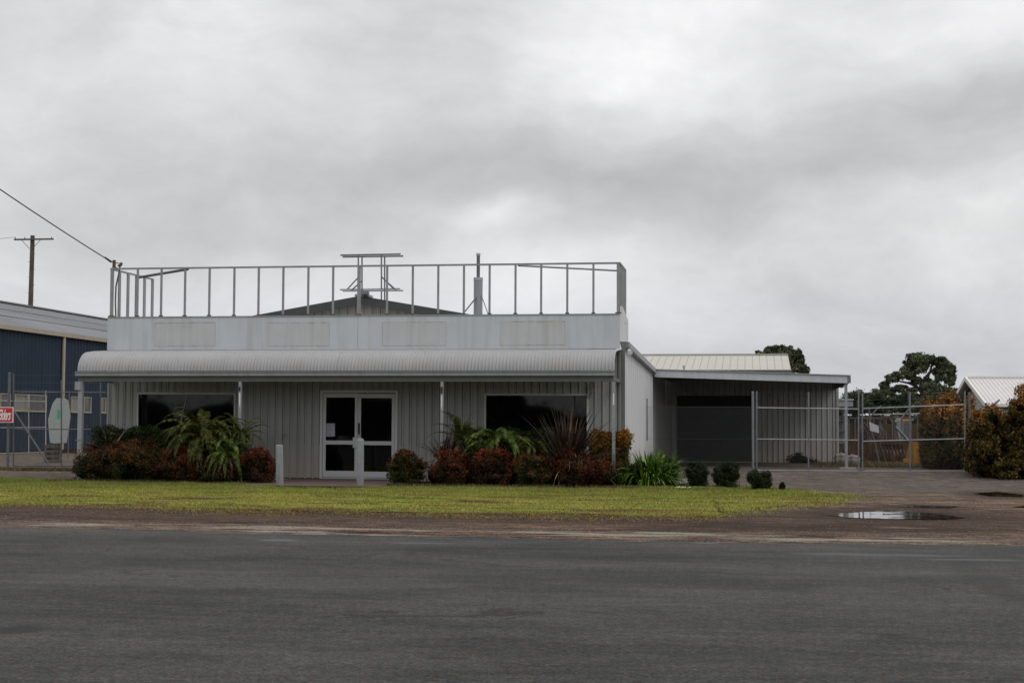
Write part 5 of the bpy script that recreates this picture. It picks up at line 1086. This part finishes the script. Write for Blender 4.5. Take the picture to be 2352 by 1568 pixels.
def box_cloud(x0, x1, y0, y1, z0, z1, n, size, m, name, seed=1):
    g = np.random.default_rng(seed); fs = np.array([(x1-x0)*(z1-z0), (x1-x0)*(y1-y0), (y1-y0)*(z1-z0)/2, (y1-y0)*(z1-z0)/2]); k = g.choice(4, n, p=fs/fs.sum())
    P = np.stack([g.uniform(x0, x1, n), g.uniform(y0, y1, n), g.uniform(z0, z1, n)], 1); N = np.zeros((n, 3))
    P[k == 0, 1] = y0; N[k == 0, 1] = -1; P[k == 1, 2] = z1; N[k == 1, 2] = 1; P[k == 2, 0] = x0; N[k == 2, 0] = -1; P[k == 3, 0] = x1; N[k == 3, 0] = 1
    bumpy = .05*np.sin(P[:, 0]*6.1+P[:, 2]*5)+.04*np.sin(P[:, 0]*11+P[:, 1]*9)+g.uniform(-.14, .04, n)+(g.random(n) < .04)*g.uniform(0, .12, n)
    P += N*bumpy[:, None]; D_ = N*.8+g.normal(size=(n, 3))*.6; D_ /= np.linalg.norm(D_, axis=1)[:, None]; T = np.cross(D_, g.normal(size=(n, 3))); T /= np.linalg.norm(T, axis=1)[:, None]; B_ = np.cross(D_, T)
    s_ = size*g.uniform(.6, 1.4, n)[:, None]; V = np.stack([P-T*s_*.5, P+B_*s_*.24, P+T*s_*.5, P-B_*s_*.24], 1).reshape(-1, 3); F = np.arange(4*n).reshape(-1, 4)
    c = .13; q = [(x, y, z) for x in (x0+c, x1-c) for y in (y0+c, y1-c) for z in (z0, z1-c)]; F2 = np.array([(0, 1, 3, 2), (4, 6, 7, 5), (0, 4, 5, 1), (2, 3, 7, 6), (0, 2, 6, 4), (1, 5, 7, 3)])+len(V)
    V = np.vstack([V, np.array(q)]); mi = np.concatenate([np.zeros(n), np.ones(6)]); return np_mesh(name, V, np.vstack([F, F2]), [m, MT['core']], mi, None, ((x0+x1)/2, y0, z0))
def bhedge(name, x0, x1, yt, Y, D_, label, m, n, size):
    a = PY(x0, 1100, Y); b = PY(x1, 1100, Y); t = PY((x0+x1)/2, yt, Y); return tag(box_cloud(a.x+.06, b.x-.06, Y, Y+D_, .02, t.z-.05, n, size, m, name, int(x0)), label, 'hedge')
def hedge(name, x0, x1, yt, yb, Y, D_, label, m, n, size, zb=None, k=None, lump=.10):
    a = PY(x0, yb, Y); b = PY(x1, yb, Y); t = PY((x0+x1)/2, yt, Y); zb = h(Y) if zb is None else zb; H_ = t.z-zb; n_ = k or max(3, int((b.x-a.x)/.45)); bl = []; r = random.Random(int(x0))
    for i in range(n_):
        for j in range(2):
            cx = a.x+(b.x-a.x)*(i+.5)/n_; bl.append((cx+r.uniform(-.05, .05), Y+D_*(j-.5)*.6, zb+H_*.5, (b.x-a.x)/n_*.72, D_*.45, H_*.50*r.uniform(.95, 1.06)))
            bl.append((cx, Y+D_*(j-.5)*.6, zb+H_*.72, (b.x-a.x)/n_*.62, D_*.42, H_*.30*r.uniform(.9, 1.08))); bl.append((cx, Y+D_*(j-.5)*.6, zb+H_*.25, (b.x-a.x)/n_*.68, D_*.42, H_*.27))
    return tag(foliage(name, bl, int(n*1.4), size*.9, m, core=.65, origin=((a.x+b.x)/2, Y, zb)), label, 'hedge')
bhedge('green_hedge', 202, 560, 981, 37.7, .7, 'dark green clipped hedge under the left shop window', MT['hedgegreen'], 26000, .045)
bhedge('green_hedge', 1035, 1345, 985, 37.7, .7, 'green clipped hedge under the right shop window', MT['hedgegreen'], 26000, .045)
bhedge('orange_hedge', 1350, 1446, 990, 37.0, .9, 'orange tipped clipped hedge at the right corner of the shop', MT['hedgeorange'], 24000, .045)
# tree ferns
def fern(x, y, Y, n, Ln, m, label, dead=0, seed=1, elev=(5, 80), stem=True, droop=1., width=.135):
    c = PY(x, y, Y); o = thing('fern', (c.x, Y, .018), label, 'fern', 'tree ferns in the garden beds')
    fronds('fronds', (c.x, Y, c.z), n, Ln, m, ORG[o], seed, elev, o, droop=droop, width=width, pairs=38)
    if dead: fronds('dead_fronds', (c.x, Y, c.z-.05), dead, Ln*.7, MT['deadfern'], ORG[o], seed+5, (-50, 0), o, droop=2.2, width=.10)
    if stem: MB().path([(c.x+.03, Y, .0), (c.x, Y, c.z*.5), (c.x, Y, c.z)], [.11, .09, .07], 9).build('trunk', MT['trunk'], o)
    return o
fern(465, 1014, 36.5, 62, 1.55, MT['fern'], 'large tree fern with arching fronds before the left shop window', 9, 3, (5, 78), droop=1.15)
fern(522, 1042, 35.9, 34, 1.0, MT['fern2'], 'lower fresh green fern at the right of the left bed', 8, 8, (-10, 70), droop=1.3)
fern(556, 1000, 36.7, 16, .9, MT['fern'], 'small fern behind the slim left verandah post', 3, 12, (10, 70))
fern(1148, 1022, 36.2, 30, 1.25, MT['fern2'], 'fern with yellow green fronds in the middle of the right bed', 4, 21, (5, 60), droop=1.2)
fern(1060, 1012, 36.6, 28, 1.05, MT['fern'], 'dull green fern at the slim right verandah post', 5, 31, (10, 82), droop=1.1)
fern(1228, 1030, 36.2, 22, .9, MT['fern'], 'fern half hidden beside the big dark flax', 5, 41, (0, 60), droop=1.3)
# flaxes
def flax(x, y, Y, n, Ln, label, dry=0, seed=1, elev=(30, 88), arch=.5, az=None, width=.05):
    c = PY(x, y, Y); o = thing('flax', (c.x, Y, .018), label, 'flax', 'dark flaxes in the garden beds'); z0 = max(.04, c.z)
    swords('leaves', (c.x, Y, z0), n, Ln, width, MT['flax'], ORG[o], arch=arch, seed=seed, elev=elev, parent=o, az=az)
    if dry: swords('dry_leaves', (c.x+.1, Y-.1, z0), dry, Ln*.8, .03, MT['deadflax'], ORG[o], arch=2.4, seed=seed+3, elev=(5, 50), parent=o, az=(180, 380))
    return o
flax(255, 1040, 36.9, 24, 1.0, 'sparse dark flax at the left end of the left bed', 3, 5, (18, 75), .9)
flax(1018, 1060, 36.0, 40, .95, 'small dark purple flax in the right bed', 10, 9, (25, 85), .6)
flax(1302, 1085, 36.0, 130, 1.72, 'big dark flax in front of the right shop window', 16, 13, (38, 88), .42, width=.055)
# strap-leaved lily by the corner and the clipped box balls
c = PY(1490, 1100, 36.8); o = thing('lily', (c.x, 36.8, 0), 'bright green strap leaved plant right of the orange tipped hedge', 'plant')
sw = swords('leaves', (c.x, 36.8, .12), 700, .84, .038, MT['lily'], ORG[o], arch=1.25, seed=4, elev=(15, 85), parent=o, spread=3.6)
bush('box_ball', 1444, 1500, 1058, 1112, 36.5, 'dark green rounded bush in front of the strap leaved plant', 'bush', MT['box'], 12000, .04)
G2 = 'clipped box bushes along the lawn end'
for (x0, x1, yt, yb, Y, lb) in ((1512, 1561, 1049, 1114, 37.2, 'leftmost clipped box bush, touching the strap leaved plant'), (1571, 1630, 1058, 1117, 36.4, 'uneven topped clipped box bush right of the bare sandy gap'),
        (1637, 1702, 1056, 1118, 36.2, 'largest round clipped box bush'), (1717, 1773, 1074, 1123, 35.3, 'low round clipped box bush at the end of the row'), (1790, 1804, 1107, 1125, 34.9, 'tiny box seedling on its own at the right of the row')):
    w = x1-x0
    bush('box_bush', x0, x1, yt, yb, Y, lb, 'bush', MT['box'], int(900+w*190), .036, G2, k=8 if w > 20 else 3, lump=.08)
# hedges by the right gate
hedge('orange_hedge', 2124, 2238, 925, 1086, 51.5, 2.0, 'tall orange tipped hedge behind the right gate', MT['hedgeorange'], 30000, .10, k=5, lump=.2)
o = foliage('orange_shrub', [(PY(2178, 915, 52).x, 52, PY(2178, 918, 52).z-.2, .35, .4, .45), (PY(2200, 930, 52).x, 52, PY(2200, 930, 52).z-.3, .4, .4, .5)], 5000, .09, MT['hedgeorange'], origin=(PY(2178, 915, 52).x, 52, h(52))); tag(o, 'bright orange shoots rising above the hedge behind the gate top rail', 'shrub')
def overgrown(pts, Y, D_, n, size, label, m, seed=2):
    r = random.Random(seed); bl = []
    for (x, yt, yb, w) in pts:
        t = PY(x, yt, Y); g0 = h(Y); H_ = t.z-g0; ww = w*Y/3600
        for k in range(5):
            f_ = (k+.5)/5; bl.append((t.x+r.uniform(-.25, .25)*ww, Y+r.uniform(-.4, .4)*D_-(1-f_)*D_*.25, g0+H_*f_, ww*r.uniform(.55, .8), D_*.45, H_*.17))
    a = PY(pts[0][0], 1100, Y); return tag(foliage('orange_hedge', bl, int(n*1.3), size*.9, m, core=.62, origin=(a.x, Y, h(Y))), label, 'hedge')
overgrown([(2250, 962, 1100, 34), (2275, 945, 1104, 34), (2300, 955, 1108, 34), (2322, 985, 1108, 30), (2345, 915, 1110, 34), (2375, 885, 1110, 40), (2410, 880, 1110, 44), (2455, 890, 1112, 50)], 44.6, 1.9, 46000, .085, 'overgrown orange and green hedge at the right edge of the picture', MT['hedgeorange'])
overgrown([(2237, 985, 1088, 24), (2258, 960, 1096, 32), (2280, 975, 1100, 34)], 46.4, 1.5, 20000, .085, 'lower part of the orange hedge growing against the right gate post', MT['hedgeorange'], 5)
overgrown([(2244, 950, 1095, 26), (2268, 937, 1098, 28)], 48.6, 1.4, 9000, .085, 'orange flowering hedge top beside the gate post', MT['hedgeorange'], 9)
# dry grass tufts against fences
def tufts(name, areas, n, hgt, cols, label):
    P = []
    for (x0, x1, y0, y1, k) in areas:
        m_ = int(n*k); P.append(np.stack([RNG.uniform(x0, x1, m_), RNG.uniform(y0, y1, m_)], 1))
    P = np.vstack(P); N = len(P); a = RNG.uniform(0, 6.28, N); w = RNG.uniform(.006, .014, N); z0 = np.array([h(y) for y in P[:, 1]]); hh = RNG.uniform(.3, 1, N)*hgt; l = RNG.normal(0, .35, (N, 2))*hh[:, None]
    A = np.stack([P[:, 0]-np.cos(a)*w, P[:, 1]-np.sin(a)*w, z0], 1); B = np.stack([P[:, 0]+np.cos(a)*w, P[:, 1]+np.sin(a)*w, z0], 1); C = np.stack([P[:, 0]+l[:, 0], P[:, 1]+l[:, 1], z0+hh], 1)
    return tag(np_mesh(name, np.stack([A, B, C], 1).reshape(-1, 3), np.arange(3*N).reshape(-1, 3), [leafmat(name+'_mat', cols)]), label, 'grass', kind='stuff')
tufts('dry_grass', [(-26, -17.5, 43.2, 44.6, .25), (2, 9, 52, 60, .35), (-16.9, -11, 35.6, 36.4, .1), (-8.2, -2.5, 34.7, 35.4, .12)], 30000, .11, [(0, (.05, .045, .02)), (.5, (.12, .09, .04)), (1, (.2, .16, .08))], 'dry brown grass along the fences and beds')
tufts('yard_weeds', [(2, 14, 60, 100, 1.)], 70000, .75, [(0, (.03, .02, .012)), (.5, (.075, .042, .02)), (1, (.12, .075, .036))], 'tall dry weeds in the machinery yard')
# litter on the lawn and stones on the verge
g = PZ(1564, 1123); mb = MB(); r = random.Random(8)
for i in range(7): x = g.x+r.uniform(-.15, .15); y = g.y+r.uniform(-.1, .1); mb.quad((x, y, .03), (x+.07, y+.01, .05), (x+.06, y+.06, .06), (x-.01, y+.05, .035))
tag(mb.build('litter', MT['litter'], origin=(g.x, g.y, 0)), 'scrap of white litter on the lawn before the box bushes', 'litter')
V = []; F = []; r = random.Random(12)
for i in range(1500):
    x = r.uniform(-13, 8); y = r.uniform(19.3, 33) if r.random() < .7 else r.uniform(19.0, 21.5); s = r.uniform(.004, .015)
    if x < 1 and y > 24 and x < 1: continue
    n = len(V); V += [(x-s, y-s*.7, .004), (x+s, y-s*.8, .004), (x+s*.8, y+s*.8, .004), (x-s*.9, y+s*.7, .004), (x-s*.4, y-s*.3, .004+s*.8), (x+s*.5, y-s*.2, .004+s*.9), (x+s*.3, y+s*.4, .004+s*.8), (x-s*.4, y+s*.4, .004+s*.7)]
    F += [(n+4, n+5, n+6, n+7), (n, n+1, n+5, n+4), (n+1, n+2, n+6, n+5), (n+2, n+3, n+7, n+6), (n+3, n, n+4, n+7)]
o = np_mesh('pebbles', np.array(V), np.array(F), [mat('stone', (.12, .095, .08), .9, .4, 30)]); tag(o, 'loose pebbles on the gravel verge', 'pebbles', kind='stuff')

# ------------------------------------------------------------------ sky and light
SUN_EL, SUN_AZ = 42., 125.   # degrees; azimuth clockwise from +Y
Wd = bpy.data.worlds.new('World'); S.world = Wd; Wd.use_nodes = True; nt = Wd.node_tree; bg = nt.nodes['Background']
sky = nd(nt, 'ShaderNodeTexSky', sky_type='NISHITA'); sky.sun_disc = False; sky.sun_elevation = math.radians(SUN_EL); sky.sun_rotation = math.radians(SUN_AZ)
vec = tco(nt, 'Generated'); sp = nd(nt, 'ShaderNodeSeparateXYZ'); L(nt, vec, sp.inputs[0])
az = math_(nt, 'ARCTAN2', sp.outputs[0], sp.outputs[1]); el = math_(nt, 'ARCSINE', sp.outputs[2])
cb_ = nd(nt, 'ShaderNodeCombineXYZ'); L(nt, az, cb_.inputs[0]); L(nt, el, cb_.inputs[1])
nz = nd(nt, 'ShaderNodeTexNoise'); nz.inputs['Scale'].default_value = 7; nz.inputs['Detail'].default_value = 5; L(nt, cb_.outputs[0], nz.inputs['Vector'])
wp = nd(nt, 'ShaderNodeVectorMath', operation='MULTIPLY_ADD'); L(nt, nz.outputs['Color'], wp.inputs[0]); wp.inputs[1].default_value = (.10, .07, 0); wp.inputs[2].default_value = (-.05, -.035, 0)
ad = nd(nt, 'ShaderNodeVectorMath', operation='ADD'); L(nt, cb_.outputs[0], ad.inputs[0]); L(nt, wp.outputs[0], ad.inputs[1]); W_ = ad.outputs[0]
blobs = [(300, 150, 500, 260, 8), (560, 60, 220, 220, 16), (900, 80, 230, 120, -10), (1550, 40, 360, 210, 36), (1330, 190, 260, 110, 16), (2330, 60, 260, 130, 34), (1700, 230, 420, 130, 6),
    (1080, 400, 260, 70, -24), (1500, 430, 330, 90, -30), (1750, 500, 220, 55, -14), (2150, 290, 330, 85, -26), (1900, 400, 260, 60, -16), (700, 430, 420, 95, -20), (500, 560, 420, 60, -14), (150, 470, 300, 90, -12), (2352, 240, 160, 90, -8),
    (1150, 500, 90, 38, 30), (1250, 640, 330, 75, 24), (1400, 730, 250, 50, 12), (560, 690, 420, 60, 6), (2000, 480, 300, 50, 8), (2250, 560, 260, 90, 10), (1850, 690, 200, 50, -14), (2000, 830, 600, 70, -18), (1330, 545, 150, 30, -10)]
acc = None
for (x, y, sx, sy, A_) in blobs:
    cx = math.atan((x-1176)/f)-th; cy = (977.4-y)/f; v_ = nd(nt, 'ShaderNodeVectorMath', operation='SUBTRACT'); L(nt, W_, v_.inputs[0]); v_.inputs[1].default_value = (cx, cy, 0)
    m_ = nd(nt, 'ShaderNodeVectorMath', operation='MULTIPLY'); L(nt, v_.outputs[0], m_.inputs[0]); m_.inputs[1].default_value = (f/sx, f/sy, 0)
    d_ = nd(nt, 'ShaderNodeVectorMath', operation='DOT_PRODUCT'); L(nt, m_.outputs[0], d_.inputs[0]); L(nt, m_.outputs[0], d_.inputs[1])
    e_ = math_(nt, 'MULTIPLY', math_(nt, 'EXPONENT', math_(nt, 'MULTIPLY', d_.outputs['Value'], -1.)), A_*(.8 if A_ < 0 else .9)/255); acc = e_ if acc is None else math_(nt, 'ADD', acc, e_)
n1 = noise(nt, W_, 9, 6, .55, (1, 2.6, 1)); n2 = noise(nt, W_, 26, 5, .6, (1, 1.6, 1))
val = math_(nt, 'ADD', acc, 209/255); val = math_(nt, 'ADD', val, math_(nt, 'MULTIPLY', math_(nt, 'SUBTRACT', n1, .5), .17)); val = math_(nt, 'ADD', val, math_(nt, 'MULTIPLY', math_(nt, 'SUBTRACT', n2, .5), .09))
val = math_(nt, 'POWER', math_(nt, 'MAXIMUM', val, .1), 2.2)
zen = nd(nt, 'ShaderNodeMapRange', interpolation_type='SMOOTHSTEP'); L(nt, el, zen.inputs[0]); zen.inputs[1].default_value = .30; zen.inputs[2].default_value = 1.2; zen.inputs[3].default_value = 1.; zen.inputs[4].default_value = 2.0
val = math_(nt, 'MULTIPLY', val, zen.outputs[0])
hz = nd(nt, 'ShaderNodeMapRange'); L(nt, el, hz.inputs[0]); hz.inputs[1].default_value = .02; hz.inputs[2].default_value = .12
tint = mix(nt, hz.outputs[0], (.955, .965, 1.03), (1.0, .99, .99)); vc = nd(nt, 'ShaderNodeCombineXYZ')
for i in range(3): L(nt, val, vc.inputs[i])
cl_ = mix(nt, 1., vc.outputs[0], tint, 'MULTIPLY')
sk = nd(nt, 'ShaderNodeVectorMath', operation='SCALE'); L(nt, sky.outputs[0], sk.inputs[0]); sk.inputs['Scale'].default_value = .008
fin = nd(nt, 'ShaderNodeVectorMath', operation='ADD'); L(nt, cl_, fin.inputs[0]); L(nt, sk.outputs[0], fin.inputs[1])
L(nt, fin.outputs[0], bg.inputs['Color']); bg.inputs['Strength'].default_value = 1.
sun = bpy.data.lights.new('sun', 'SUN'); sun.energy = .55; sun.angle = math.radians(25); sun.color = (1, .97, .93); so = bpy.data.objects.new('sun', sun); COL.objects.link(so)
e, a = math.radians(SUN_EL), math.radians(SUN_AZ); dv = Vector((math.sin(a)*math.cos(e), math.cos(a)*math.cos(e), math.sin(e))); so.rotation_euler = dv.to_track_quat('Z', 'Y').to_euler()
S.view_settings.view_transform = 'Standard'; S.view_settings.look = 'None'; S.view_settings.exposure = 0
S.render.engine = 'CYCLES'; S.cycles.max_bounces = 5; S.cycles.diffuse_bounces = 3
S.render.resolution_x = 1024; S.render.resolution_y = 682
